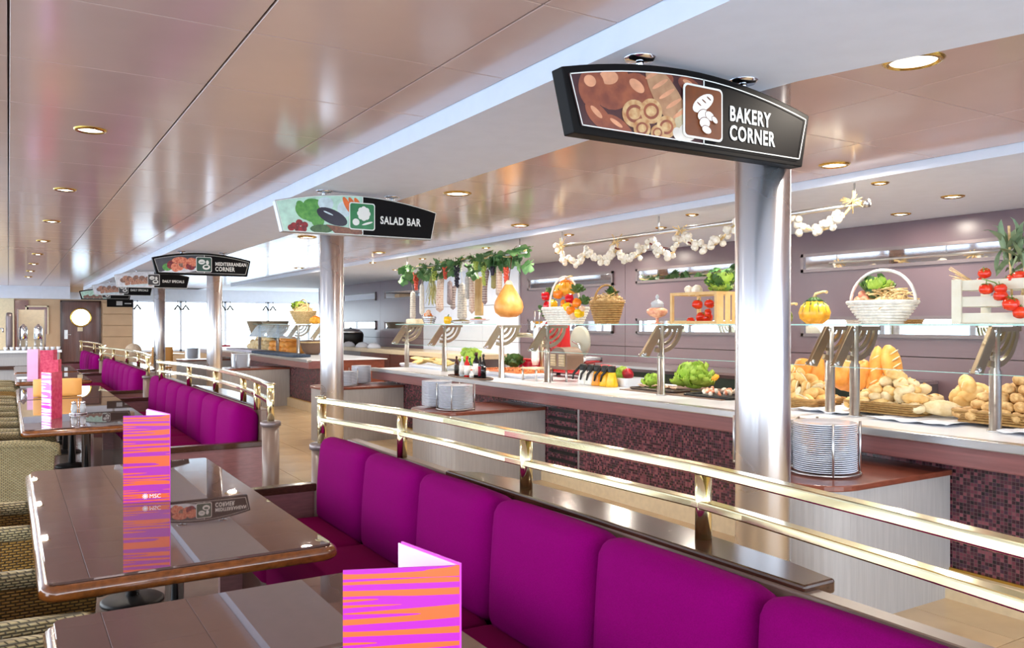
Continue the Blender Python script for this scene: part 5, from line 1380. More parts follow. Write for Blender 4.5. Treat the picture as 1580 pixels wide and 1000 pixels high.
def hang(px, py0, py1, wpx, mat, label, net=True, bend=0.0, name='hanging_sausage'):
    a = onx(px, py0, XG + R.uniform(-0.06, 0.06)); b = onx(px, py1, a.x); L = a.z - b.z
    dep = a.x * SA + a.y * CA; r_ = wpx * dep / FPX / 2
    t = thing(name, label, 'sausage', (a.x, a.y, b.z), 'sausages hanging from the vine rod')
    path, rs = [], []
    for k in range(15):
        s_ = k / 14
        path.append(Vector((a.x, a.y - bend * math.sin(PI * s_) * 0.5 - bend * s_, a.z - L * s_)))
        rs.append(r_ * min(1, math.sqrt(max(0.0, 1 - (1 - min(s_, 1 - s_) / 0.10) ** 2)) if min(s_, 1 - s_) < 0.10 else 1) * (0.88 + 0.16 * s_) + 0.003)
    MB().tube(path, rs, 12).build('meat', mat, t)
    MB().tube([Vector((XG, a.y, ZG)), path[0]], 0.003, 5).build('string', netm, t)
    if net:
        m = MB(); n = max(4, int(L / 0.035))
        for q in range(n):
            s_ = 0.06 + 0.88 * q / n; i = s_ * 14; i0 = int(i); p = path[i0].lerp(path[min(14, i0 + 1)], i - i0); rr = rs[i0] * 1.04
            m.tube([p + Vector((rr * math.cos(2 * PI * k / 12), rr * math.sin(2 * PI * k / 12), 0)) for k in range(12)], 0.003, 4, closed=True)
        m.build('string_net', netm, t)
hang(637, 449, 494, 8, sausgrey, 'stubby netted sausage at the outer end of the vine rod')
hang(651, 437, 487, 7, fm('white_mould', (214, 212, 206), None, 0.8), 'smooth white sausage next to the stubby one', False)
hang(681, 423, 482, 11, sauspink, 'long netted sausage with brown speckles', True, -0.05)
hang(694, 433, 471, 8, sausdark, 'smooth mauve sausage behind the black grapes', False)
hang(702, 440, 478, 7, sausdark, 'thin grey sausage below the black grapes', True, -0.06)
hang(713, 436, 495, 14, sausgrey, 'thickest pale grey netted sausage')
hang(722, 425, 462, 9, sausgrey, 'short grey sausage left of the cutting board', False)
hang(728, 425, 484, 8, sauspink, 'pinkish netted sausage against the cutting board')
hang(753, 415, 470, 7, sausdark, 'thin dark sausage right of the cutting board', True, -0.08)
hang(762, 420, 446, 8, fm('olive_cheese', (150, 140, 84), None, 0.6), 'short olive coloured sausage beside the ham', False)
hang(770, 408, 458, 9, sauspink, 'pale netted sausage just left of the ham')
q0, q1 = onx(733, 428, XG + 0.1), onx(745, 487, XG + 0.1)
t = thing('cutting_board', 'tan wooden board hanging between the sausages', 'board', (XG + 0.1, (q0.y + q1.y) / 2, q1.z))
MB().rbox(XG + 0.09, XG + 0.115, q1.y, q0.y, q1.z, q0.z, 0.01, 3).build('board', pinewood, t)
MB().tube([(XG + 0.1, (q0.y + q1.y) / 2, q0.z), (XG, (q0.y + q1.y) / 2, ZG)], 0.004, 5).build('string', netm, t)
a = onx(787, 432, XG - 0.05); b = onx(785, 490, XG - 0.05); h = a.z - b.z; dep = b.x * SA + b.y * CA; rr = 46 * dep / FPX / 2
t = thing('hanging_ham', 'large pear shaped orange ham hanging near the mauve wall', 'ham', b)
MB().lathe([(0, 0), (rr * 0.55, h * 0.02), (rr * 0.9, h * 0.13), (rr, h * 0.28), (rr * 0.93, h * 0.42), (rr * 0.7, h * 0.6), (rr * 0.45, h * 0.76), (rr * 0.3, h * 0.86), (rr * 0.26, h * 0.88)], b, 28, mod=lambda an, z: 1 + 0.04 * math.sin(an * 2 + 1)).build('meat', hamm, t)
MB().lathe([(rr * 0.28, h * 0.86), (rr * 0.24, h * 0.93), (rr * 0.12, h * 0.99), (0, h)], b, 16).build('shank_end', fm('ham_fat', (240, 220, 190), None, 0.5), t)
MB().tube([b + Vector((0, 0, h)), (XG, b.y, ZG)], 0.005, 6).build('string', chilim, t)
def grapes(px, py0, py1, wpx, key, label):
    mat = {'k': grapeblk, 'r': grapered, 'g': grapegrn}[key]
    a = onx(px, py0, XG - 0.06); b = onx(px, py1, XG - 0.06); L = a.z - b.z; r_ = wpx * (a.x * SA + a.y * CA) / FPX / 2
    t = thing('grape_bunch', label, 'grapes', (a.x, a.y, b.z), 'grape bunches on the vine')
    m = MB(); n = int(26 + L * 60)
    for k in range(n):
        s_ = (k + 0.5) / n; q = r_ * (1 - 0.65 * s_); an = 2.4 * k
        m.ell((a.x + q * math.cos(an) * R.uniform(0.4, 1), a.y + q * math.sin(an) * R.uniform(0.4, 1), a.z - L * s_), (0.017,) * 3, 8)
    tag(m.build('berries', mat, t), None, None, None, 'stuff')
    MB().tube([(a.x, a.y, a.z - 0.02), (XG, a.y, ZG)], 0.004, 5).build('stalk', stemm, t)
grapes(642, 421, 447, 11, 'r', 'long red grape bunch at the outer end of the vine')
grapes(687, 413, 430, 8, 'r', 'small red grape bunch in the vine')
grapes(705, 410, 443, 11, 'k', 'black grape bunch hanging in the middle of the vine')
grapes(747, 405, 440, 10, 'g', 'green grape bunch right of the cutting board')
grapes(670, 412, 432, 12, 'g', 'pale green grape bunch above the dried herbs')
grapes(781, 413, 438, 9, 'r', 'red grape bunch above the ham')
grapes(734, 404, 418, 8, 'g', 'small yellow green grape bunch above the cutting board')
grapes(760, 412, 424, 7, 'k', 'small black grape bunch beside the dark sausage')
m = MB()
for k in range(40):
    q = onx(667, 425, XG); m.tube([q + Vector((R.uniform(-0.03, 0.03), R.uniform(-0.03, 0.03), 0)), q + Vector((R.uniform(-0.08, 0.08), R.uniform(-0.10, 0.10), -R.uniform(0.25, 0.45)))], 0.004, 4)
tag(m.build('herb_bundle', fm('dried_herb', (178, 176, 104), (210, 204, 150), 0.7)), 'bundle of dried herbs hanging between the sausages', 'herbs', None, 'stuff')
# things on the shelf under the sausages
p = S(643); tag(MB().rbox(XS - 0.1, XS + 0.1, p.y - 0.17, p.y + 0.17, ZSH, ZSH + 0.075, 0.015, 4).build('cheese_block', fm('pale_cheese', (242, 226, 190), None, 0.5)), 'pale cream cheese block on the shelf end', 'cheese')
p = S(662); c = Vector((XS, p.y, ZSH)); basket(c, 0.09, 0.10, 0.10, 'small wire basket of onions under the sausages', chrome, 4, 0.6, None)
for k in range(7):
    o = MB().ell((0, 0, 0), (0.036, 0.036, 0.034), 12).build('red_onion', pepporg if k % 3 else onionm); o.location = c + Vector((R.uniform(-0.05, 0.05), R.uniform(-0.06, 0.06), 0.09 + 0.04 * (k // 3))); tag(o, 'orange onion in the small wire basket', 'onion', 'onions in the wire basket')
p = S(691); pepper('pepper_yel', (XS, p.y, ZSH + 0.0), 1.15, (0, 0, 0), 'single orange yellow pepper on the shelf', None)
p = S(712); c = Vector((XS, p.y, ZSH))
t = thing('spice_bowl', 'shallow bowl of dark herbs on the shelf', 'bowl', c)
MB().lathe([(0.09, 0), (0.15, 0.035), (0.145, 0.035), (0.08, 0.012), (0, 0.012)], c, 24).build('bowl', porcelain, t)
tag(MB().ell(c + Vector((0, 0, 0.03)), (0.13, 0.13, 0.03), 16, wob=0.4).build('herbs', fm('brown_herbs', (110, 92, 58), (140, 130, 80), 0.8)), 'heap of dark dried herbs in the shallow bowl', 'herbs', None, 'stuff')
p = S(738); c = Vector((XS, p.y, ZSH))
t = thing('ham_platter', 'white dish of sliced pink ham with greens on the shelf', 'dish', c)
MB().lathe([(0.05, 0), (0.05, 0.03), (0.15, 0.05), (0.145, 0.055), (0, 0.045)], c, 24).build('dish', porcelain, t)
for k in range(5): MB().ell(c + Vector((0.05 * math.cos(k * 1.3), 0.07 * math.sin(k * 1.3), 0.06)), (0.055, 0.05, 0.008), 10, wob=0.3, seed=k).build('ham_slice', fm('ham_slice', (232, 150, 120), None, 0.4) if k == 0 else MATS['ham_slice'], t)
MB().ell(c + Vector((0, 0, 0.075)), (0.05, 0.06, 0.018), 10, wob=0.5).build('garnish', stemm, t)
# ================================================================== THINGS ON THE COUNTER
def at(px, py, z=CZ + 0.001): return onz(px, py, z)
# bottles on a dark tray at the counter edge
tb = Vector((4.66, onx(725, 585, 4.66).y, CZ + 0.001))
t = thing('sauce_tray', 'dark oval tray under the sauce bottles', 'tray', tb)
MB().prism([(tb.x + 0.13 * math.cos(2 * PI * k / 32), tb.y + 0.5 * math.sin(2 * PI * k / 32)) for k in range(32)], CZ + 0.001, CZ + 0.012).build('plate', blackm, t)
MB().tube([(tb.x + 0.13 * math.cos(2 * PI * k / 32), tb.y + 0.5 * math.sin(2 * PI * k / 32), CZ + 0.014) for k in range(32)], 0.008, 6, closed=True).build('rim', brownmetal, t)
brownglass = fm('brown_glass', (70, 30, 16), None, 0.08); redsauce = fm('red_sauce', (196, 28, 22), None, 0.2); clearg = fm('pale_glass', (210, 220, 224), None, 0.08); darkglass = fm('dark_glass', (24, 20, 22), None, 0.06); greenglass = fm('green_glass', (50, 110, 60), None, 0.08)
lblw = fm('white_label', (238, 236, 232), None, 0.5); lblk = fm('dark_label', (40, 34, 30), None, 0.5); lbred = fm('crimson_label', (150, 24, 50), None, 0.5); capw = fm('white_cap', (236, 236, 232), None, 0.4); capk = fm('black_cap', (20, 20, 20), None, 0.4); caporg = fm('orange_cap', (226, 90, 40), None, 0.4)
def bottle(px, top_py, base_py, wpx, glassm, lab, cap, label, shoulder=0.6, x=None, neck=0.4):
    c = onx(px, base_py, 4.66 + (0.05 if base_py < 586 else -0.02 * (base_py - 589))); c.z = CZ + 0.013
    dep = c.x * SA + c.y * CA; h = (base_py - top_py) * dep / FPX; r_ = wpx * dep / FPX / 2
    t = thing('sauce_bottle', label, 'bottle', c, 'bottles on the dark tray')
    MB().lathe([(r_ * 0.92, 0), (r_, h * 0.03), (r_, h * shoulder), (r_ * 0.9, h * (shoulder + 0.05)), (r_ * neck, h * (shoulder + 0.18)), (r_ * neck * 0.9, h * 0.88)], c, 20).build('glass_body', glassm, t)
    MB().lathe([(r_ * 1.02, h * 0.1), (r_ * 1.02, h * shoulder * 0.92)], c, 20).build('paper_label', lab, t)
    MB().lathe([(r_ * neck * 1.15, h * 0.87), (r_ * neck * 1.15, h * 0.98), (0, h)], c, 14).build('cap', cap, t)
bottle(704.5, 559, 589, 7, brownglass, lblk, brownglass, 'slim brown sauce bottle at the far end of the tray')
bottle(713, 559, 590, 8, clearg, lblw, capw, 'white labelled bottle next to the brown one')
bottle(720.5, 559, 592, 9, redsauce, lblw, redsauce, 'red ketchup bottle with white label')
bottle(727.5, 579, 592, 7, clearg, lblw, caporg, 'tiny bottle with orange cap in front', 0.5)
bottle(725, 552, 582, 6, greenglass, lblw, greenglass, 'green necked bottle behind the ketchup')
bottle(735, 549, 588, 11, darkglass, lblw, brownglass, 'wide dark bottle with a large white label')
bottle(741, 556, 589, 7, darkglass, lbred, capk, 'narrow bottle with crimson label')
bottle(746, 551, 589, 8, darkglass, darkglass, capk, 'tallest black bottle with black cap', 0.55)
# platters
def platter(c, hx, hy, h, label, mat=porcelain, name='platter'):
    t = thing(name, label, 'platter', c, 'platters on the counter')
    MB().prism(rrect(c[0] - hx, c[0] + hx, c[1] - hy, c[1] + hy, min(hx, hy) * 0.3, 4), c[2], c[2] + h * 0.4).build('base', mat, t)
    m = MB(); P = rrect(c[0] - hx, c[0] + hx, c[1] - hy, c[1] + hy, min(hx, hy) * 0.3, 4)
    m.tube([(a, b, c[2] + h * 0.6) for a, b in P], h * 0.4, 6, closed=True); m.build('rim', mat, t)
    return t
XP = 5.28
def prow(px): return onx(px, 580, XP).y
tall = 0.06
y = prow(668); platter((XP, y, CZ + 0.001), 0.2, 0.75, 0.05, 'long white platter of flatbreads under the sausages')
for k in range(9):
    o = MB().ell((0, 0, 0), (0.11, 0.14, 0.018), 14, wob=0.25, seed=k).build('flatbread', fm('flatbread', (232, 190, 112), (246, 216, 150), 0.6, 14) if k == 0 else MATS['flatbread'])
    o.location = (XP + R.uniform(-0.05, 0.05), y - 0.55 + k * 0.135, CZ + 0.075 + 0.02 * (k % 3)); o.rotation_euler = (R.uniform(-0.2, 0.2), -0.25, k); tag(o, 'golden flatbread on the long white platter', 'flatbread', 'flatbreads on the platter')
lettuce((XP + 0.1, prow(716), CZ + 0.09), 0.17, 18, 'bright green lettuce behind the sauce bottles')
y = prow(792); platter((XP, y, CZ + 0.001), 0.22, 0.52, 0.06, 'white dish of orange beans behind the sauce bottles')
m = MB()
for k in range(420):
    a, b = R.uniform(-0.19, 0.19), R.uniform(-0.48, 0.48); m.ell((XP + a, y + b, CZ + 0.062 + 0.03 * (1 - (b / 0.5) ** 2) + R.uniform(0, 0.01)), (0.012, 0.008, 0.008), 6, M=M3(0, 0, R.uniform(0, 3)))
m.box(XP - 0.2, XP + 0.2, y - 0.49, y + 0.49, CZ + 0.03, CZ + 0.062)
tag(m.build('bean_salad', fm('orange_beans', (216, 110, 60), (236, 160, 96), 0.4, 60)), 'orange bean salad in the white dish', 'beans', None, 'stuff')
lettuce((XP + 0.12, prow(780), CZ + 0.1), 0.14, 14, 'dark red brown lettuce behind the bean dish', ('dark_leaf',), 'lettuce', 'lettuce_head', darkleafm)
# red juice jars, chrome tap and little stand
for k, px in enumerate((806, 816, 828)):
    c = Vector((5.62, onx(px, 570, 5.62).y, CZ + 0.001)); t = thing('juice_jar', ['red drink jar farthest from the slicer', 'red drink jar in the middle of three', 'red drink jar next to the chrome tap'][k], 'jar', c, 'red drink jars')
    MB().lathe([(0.075, 0), (0.085, 0.02), (0.085, 0.15), (0.07, 0.175)], c, 20).build('jar', fm('ruby_glass', (176, 16, 44), None, 0.06) if k == 0 else MATS['ruby_glass'], t)
    MB().lathe([(0.072, 0.175), (0.072, 0.2), (0, 0.203)], c, 20).build('lid', redenamel, t)
c = Vector((5.45, onx(826, 560, 5.45).y, CZ + 0.001))
t = thing('drink_tap', 'chrome drinks tap with swan neck and tall handle', 'tap', c)
MB().tube([c + Vector((0.1, 0.0, 0)), c + Vector((0.1, 0, 0.45)), c + Vector((0.08, 0.25, 0.50)), c + Vector((0.05, 0.5, 0.50))], 0.03, 10).build('neck', dsteel, t)
MB().lathe([(0.035, 0.14), (0.05, 0.2), (0.05, 0.3), (0.03, 0.42)], c, 16).build('spout', capw, t)
MB().rbox(c.x - 0.04, c.x + 0.04, c.y - 0.08, c.y + 0.0, c.z + 0.4, c.z + 0.62, 0.02, 4).build('valve_body', steel, t)
MB().tube([c + Vector((0, -0.09, 0.62)), c + Vector((0, -0.09, 0.80)), c + Vector((0, 0.01, 0.80)), c + Vector((0, 0.01, 0.62))], 0.009, 8).build('pull_handle', steel, t)
c = Vector((5.1, onx(826, 590, 5.1).y, CZ + 0.001)); t = thing('tile_stand', 'small white topped stand beside the sneeze guard post', 'stand', c, 'small stands on the counter')
MB().box(c.x - 0.1, c.x + 0.12, c.y - 0.16, c.y + 0.16, c.z + 0.13, c.z + 0.145).build('top', cream, t)
for dx in (-0.08, 0.1):
    for dy in (-0.14, 0.14): MB().cyl(c + Vector((dx, dy, 0)), c + Vector((dx, dy, 0.13)), 0.012).build('leg', steel, t)
# brown heat lamp hood on legs
c = Vector((5.35, onx(874, 585, 5.35).y, CZ + 0.001)); t = thing('toaster_hood', 'brown arched warmer with two grilled windows on thin legs', 'warmer', c)
arch = [(-0.17, 0.13), (0.17, 0.13)] + [(0.17 * math.cos(PI * k / 12), 0.26 + 0.12 * math.sin(PI * k / 12)) for k in range(13)]
MB().prism([(c.y + a, c.z + b) for a, b in arch], c.x - 0.12, c.x + 0.12, 'yz').build('hood', brownmetal, t, bevel=0.01)
for s_ in (-1, 1):
    w_ = thing('window', None, None); w_.parent = t; w_.location = (0, 0, 0)
    MB().box(c.x - 0.13, c.x - 0.119, c.y + s_ * 0.085 - 0.055, c.y + s_ * 0.085 + 0.055, c.z + 0.17, c.z + 0.30).build('grille_window', fm('warm_grille', (196, 172, 130), None, 0.4) if s_ < 0 else MATS['warm_grille'], t)
    for k in range(4): MB().box(c.x - 0.134, c.x - 0.13, c.y + s_ * 0.085 - 0.055, c.y + s_ * 0.085 + 0.055, c.z + 0.185 + k * 0.03, c.z + 0.19 + k * 0.03).build('grille_bar', brownmetal, t)
    for dx in (-0.1, 0.1): MB().cyl(c + Vector((dx, s_ * 0.14, 0)), c + Vector((dx, s_ * 0.14, 0.13)), 0.012).build('leg', steel, t)
for o in [o for o in bpy.data.objects if o.type == 'EMPTY' and o.name.startswith('window') and o.parent is t]: bpy.data.objects.remove(o)
# red flywheel meat slicer on the worktop
XSL = 5.78
c = Vector((XSL, onx(885, 560, XSL).y, CZ + 0.001)); t = thing('meat_slicer', 'red meat slicer with large grey blade guard', 'slicer', c)
yl, yr = onx(846, 560, XSL).y, onx(935, 560, XSL).y
MB().rbox(c.x - 0.16, c.x + 0.16, yr, yl, c.z + 0.05, c.z + 0.17, 0.03, 4).build('base', redenamel, t)
for dx in (-0.12, 0.12):
    for yy in (yl - 0.05, yr + 0.05): MB().lathe([(0.03, 0), (0.022, 0.05)], (c.x + dx, yy, c.z), 12).build('foot', blackm, t)
MB().prism([(yl - 0.02, c.z + 0.15), (yl - 0.36, c.z + 0.15), (yl - 0.30, c.z + 0.62), (yl - 0.10, c.z + 0.66)], c.x - 0.07, c.x + 0.12, 'yz').build('upright', redenamel, t, bevel=0.02)
wc = Vector((c.x - 0.1, onx(861, 545, XSL).y, onx(861, 520, XSL).z))
MB().tube([wc + Vector((0, 0.2 * math.cos(2 * PI * k / 36), 0.2 * math.sin(2 * PI * k / 36))) for k in range(36)], 0.018, 8, closed=True).build('flywheel_rim', redenamel, t)
sp = MB()
for k in range(5):
    a = 2 * PI * k / 5; sp.tube([wc, wc + Vector((0, 0.19 * math.cos(a), 0.19 * math.sin(a)))], 0.012, 6)
sp.build('flywheel_spoke', redenamel, t)
bc = onx(897, 527, XSL - 0.1); br = 24 * (bc.x * SA + bc.y * CA) / FPX
MB().lathe([(br, 0), (br, 0.03), (br * 0.9, 0.045), (0, 0.05)], bc, 40, M=Matrix.Rotation(-PI / 2, 3, 'Y') @ Matrix.Scale(1, 3)).build('blade_guard', mk('grey_guard', (176, 172, 158), 0.5, var=0.03), t)
MB().rbox(c.x - 0.2, c.x + 0.1, onx(920, 555, XSL).y, onx(888, 555, XSL).y, c.z + 0.19, c.z + 0.26, 0.02, 3).build('carriage', steel, t)
MB().tube([(c.x - 0.2, onx(918, 555, XSL).y, c.z + 0.28), (c.x - 0.2, onx(916, 545, XSL).y, c.z + 0.4), (c.x - 0.2, onx(905, 538, XSL).y, c.z + 0.44)], 0.014, 8).build('feed_handle', chrome, t)
MB().rbox(c.x - 0.17, c.x - 0.14, onx(934, 560, XSL).y, onx(919, 560, XSL).y, c.z + 0.07, c.z + 0.2, 0.01, 3).build('name_plate', chilim, t)
# salad dressing jars with black pour caps
yel = fm('mustard_dressing', (240, 186, 30), None, 0.25); whi = fm('cream_dressing', (240, 238, 230), None, 0.25); org = fm('amber_dressing', (230, 150, 30), None, 0.25)
for k, (px, py, mt, lb, tl) in enumerate(((900, 594, whi, 'white dressing jar farthest left of the row', 0.35), (912, 595, whi, 'second white dressing jar', 0.35), (922, 597, org, 'amber dressing jar with black cap', 0.2), (934, 597, yel, 'yellow dressing jar behind the front one', 0.25), (944, 599, yel, 'front yellow dressing jar with black cap', 0.1))):
    c = Vector((5.22, onx(px, py, 5.22).y, CZ + 0.001)); t = thing('dressing_jar', lb, 'jar', c, 'dressing jars with black caps')
    MB().lathe([(0.062, 0), (0.066, 0.01), (0.04, 0.13), (0.034, 0.15)], c, 20).build('body', mt, t)
    MB().lathe([(0.038, 0.148), (0.042, 0.16), (0.038, 0.205), (0.025, 0.215), (0, 0.216)], c, 18).build('cap', blackm, t)
    MB().tube([c + Vector((-0.02, 0.03, 0.19)), c + Vector((-0.06, 0.09, 0.11)), c + Vector((-0.06, 0.11, 0.05))], [0.014, 0.013, 0.01], 8).build('pump_handle', blackm, t)
# white bowl with lettuce and a tomato
c = Vector((5.42, onx(966, 590, 5.42).y, CZ + 0.001)); t = thing('salad_bowl', 'square white bowl of lettuce and radicchio', 'bowl', c)
b = MB(); o1, i1 = rrect(c.x - 0.13, c.x + 0.13, c.y - 0.15, c.y + 0.15, 0.03, 2), rrect(c.x - 0.115, c.x + 0.115, c.y - 0.135, c.y + 0.135, 0.03, 2)
n = len(o1); ob = rrect(c.x - 0.11, c.x + 0.11, c.y - 0.13, c.y + 0.13, 0.03, 2)
b.add([(x, y, c.z) for x, y in ob] + [(x, y, c.z + 0.09) for x, y in o1] + [(x, y, c.z + 0.09) for x, y in i1] + [(x, y, c.z + 0.02) for x, y in i1],
      [tuple(range(n))[::-1]] + [(r_ * n + k, r_ * n + (k + 1) % n, (r_ + 1) * n + (k + 1) % n, (r_ + 1) * n + k) for r_ in range(3) for k in range(n)] + [tuple(3 * n + k for k in range(n))])
b.build('bowl', porcelain, t)
lettuce(c + Vector((0, 0.07, 0.05)), 0.11, 12, 'pale lettuce in the square white bowl')
tag(MB().ell(c + Vector((0, -0.03, 0.13)), (0.06, 0.06, 0.055), 14, wob=0.3).build('radicchio', fm('radicchio', (150, 20, 36), (200, 40, 50), 0.3)), 'red radicchio head in the square white bowl', 'radicchio')
# salad bed on the right
lettuce((5.32, onx(1006, 598, 5.32).y, CZ + 0.02), 0.10, 12, 'small green lettuce left of the guard post')
q = at(1058, 604); lettuce((q.x + 0.1, q.y, CZ + 0.03), 0.19, 26, 'large frilly green lettuce on the salad bed')
q = at(1083, 600); o = MB().ell((0, 0, 0), (0.10, 0.045, 0.045), 14, wob=0.2).build('orange_squash', fm('squash', (240, 170, 40), None, 0.4)); o.location = (q.x + 0.1, q.y, CZ + 0.09); o.rotation_euler = (0, 0.35, 2.4); tag(o, 'small orange squash beside the large lettuce', 'squash')
y = onx(1105, 605, 5.25).y; platter((5.27, y, CZ + 0.001), 0.17, 0.26, 0.03, 'black edged platter of seafood salad beside the column', blackm)
for k in range(26):
    o = MB().ell((0, 0, 0), (0.034, 0.018, 0.014), 8, wob=0.3, seed=k).build('seafood_piece', (fm('prawn_pink', (236, 150, 116), None, 0.35), fm('squid_white', (244, 230, 210), None, 0.35))[k] if k < 2 else MATS[('prawn_pink', 'squid_white')[k % 2]])
    o.location = (5.27 + R.uniform(-0.12, 0.12), y + R.uniform(-0.2, 0.2), CZ + 0.035 + R.uniform(0, 0.035)); o.rotation_euler = (R.uniform(0, 1), R.uniform(0, 1), R.uniform(0, 6)); tag(o, 'piece of pink and white seafood on the platter', 'seafood', 'seafood on the platter')
y0 = onx(1130, 605, 5.3).y; y1 = onx(985, 600, 5.3).y
tag(MB().box(5.06, 5.9, y0 - 0.1, y1, CZ + 0.0005, CZ + 0.0105).build('salad_well', brownmetal), 'shallow brown salad well along the counter', 'tray')
y = onx(1025, 605, 5.3).y; platter((5.24, y, CZ + 0.011), 0.12, 0.3, 0.025, 'low platter of sliced onions left of the large lettuce', fm('dark_platter', (70, 54, 44), None, 0.3))
for k in range(16):
    o = MB().tube([(0.026 * math.cos(2 * PI * q / 12), 0.026 * math.sin(2 * PI * q / 12), 0) for q in range(12)], 0.005, 5, closed=True).build('onion_ring', onionm); o.location = (5.24 + R.uniform(-0.08, 0.08), y + R.uniform(-0.24, 0.24), CZ + 0.045 + R.uniform(0, 0.01)); o.rotation_euler = (R.uniform(-0.4, 0.4), R.uniform(-0.4, 0.4), 0); tag(o, 'pale onion ring on the low platter', 'onion ring', 'onion rings on the low platter')
# ================================================================== THE FAR COUNTER
c = onx(468, 502, 5.15); t = basket((5.15, c.y, ZSH), 0.26, 0.30, 0.26, 'oval golden basket of greens on the far glass shelf', strawm, 9, 0.5, 'over', 0.24)
for k in range(10):
    pass
lettuce((5.10, c.y + 0.1, ZSH + 0.25), 0.17, 16, 'greens in the oval golden basket', ('dark_leaf', 'lettuce_leaf'), 'greens', 'chard_bunch', darkleafm)
mound(Vector((5.15, c.y - 0.05, ZSH + 0.24)), 0.2, 0.24, 0.17, 'straw in the oval golden basket', strawm)
gourd((5.1, onx(487, 500, 5.1).y, ZSH), 0.12, 0.16, 'orange pumpkin on the far shelf behind the second column', [gcol, pepporg])
def far_pile(px0, px1, x, n, key, sc, label, cat, group, mats=None):
    ya_, yb_ = onx(px1, 560, x).y, onx(px0, 560, x).y; nY = 9; st = (yb_ - ya_) / nY
    for L in range(3):
        for i in range(2 if L < 2 else 1):
            for j in range(nY - 2 * L):
                put(key, 'bread_roll', (x + (i - 0.5) * 0.19 + (0.1 if L == 2 else 0) + R.uniform(-0.02, 0.02), ya_ + st * (j + 0.5 + L) + R.uniform(-0.02, 0.02), CZ + 0.075 + 0.10 * L), (R.uniform(-0.3, 0.3), R.uniform(-0.4, 0.4), R.uniform(0, 6)), sc, label, cat, group)
far_pile(390, 428, 5.35, 26, 'oval', 2.0, 'pale roll heaped on the far counter', 'bread roll', 'pale rolls on the far counter')
proto('orange_oval', MB().ell((0, 0, 0), (0.075, 0.05, 0.045), 12, wob=0.2, seed=3), 'orange_roll', breadorange)
far_pile(425, 462, 5.35, 26, 'orange_oval', 2.0, 'orange glazed roll heaped on the far counter', 'bread roll', 'orange rolls on the far counter')
c = onx(482, 545, 5.4); t = thing('serving_bowl', 'large brown banded serving bowl on the far counter', 'bowl', (5.4, c.y, CZ + 0.001))
MB().lathe([(0.12, 0), (0.2, 0.08), (0.26, 0.26), (0.28, 0.3), (0.26, 0.3), (0.18, 0.08), (0, 0.03)], (5.4, c.y, CZ + 0.001), 28).build('bowl', brownmetal, t)
MB().tube([(5.4 + 0.262 * math.cos(2 * PI * k / 28), c.y + 0.262 * math.sin(2 * PI * k / 28), CZ + 0.26) for k in range(28)], 0.014, 6, closed=True).build('band', strawm, t)
for (pa_, pb2, mt, lb) in ((400, 465, fm('navy_cloth', (44, 58, 80), (70, 84, 104), 0.8, 40), 'dark blue folded cloth along the far counter edge'), (361, 402, fm('lilac_cloth', (200, 196, 210), None, 0.8, 30), 'pale lilac cloth at the end of the far counter')):
    ya_, yb_ = onx(pb2, 560, 4.75).y, onx(pa_, 560, 4.75).y
    o = MB().rbox(4.56, 4.94, ya_, yb_, CZ + 0.001, CZ + 0.06, 0.02, 4).build('folded_cloth', mt); tag(o, lb, 'cloth', 'folded cloths on the far counter')
for k, (px, rr_) in enumerate(((398, 0.3), (425, 0.34))):
    c = onx(px, 500, 5.7); t = thing('bread_basket', ['cone shaped wicker bread basket at the far counter end', 'second cone shaped wicker bread basket'][k], 'basket', (5.7, c.y, CZ + 0.3), 'cone baskets on the far counter')
    MB().lathe([(rr_ * 0.5, 0.0), (rr_, 0.42), (rr_ * 0.95, 0.42), (rr_ * 0.46, 0.02), (0, 0.02)], (5.7, c.y, CZ + 0.3), 24).build('wicker', weave_mat('cone_wicker', (240, 214, 178), (228, 198, 156)) if k == 0 else MATS['cone_wicker'], t)
    MB().lathe([(0.2, 0), (0.05, 0.02), (0.05, 0.3)], (5.7, c.y, CZ + 0.001), 16).build('stand', steel, t)
# kettle and cream hats on the back counter
c = onx(541, 520, 7.2); t = thing('soup_kettle', 'black soup kettle on the cream back counter', 'kettle', (7.2, c.y, 1.061))
MB().lathe([(0.2, 0), (0.3, 0.05), (0.32, 0.28), (0.3, 0.32), (0, 0.33)], (7.2, c.y, 1.061), 24).build('pot', blackm, t)
MB().lathe([(0.31, 0.32), (0.22, 0.40), (0.03, 0.43), (0.03, 0.46), (0, 0.46)], (7.2, c.y, 1.061), 24).build('lid', steel, t)
for k, px in enumerate((538, 559, 577)):
    c = onx(px, 536, 6.95); o = MB().lathe([(0.16, 0), (0.14, 0.06), (0.08, 0.11), (0, 0.125)], (0, 0, 0), 20).build('plate_cover', porcelain); o.location = (6.95, c.y, 1.061); tag(o, ['white domed cover beside the soup kettle', 'white domed cover in the middle of three', 'white domed cover nearest the glass case'][k], 'cover', 'white domed covers')
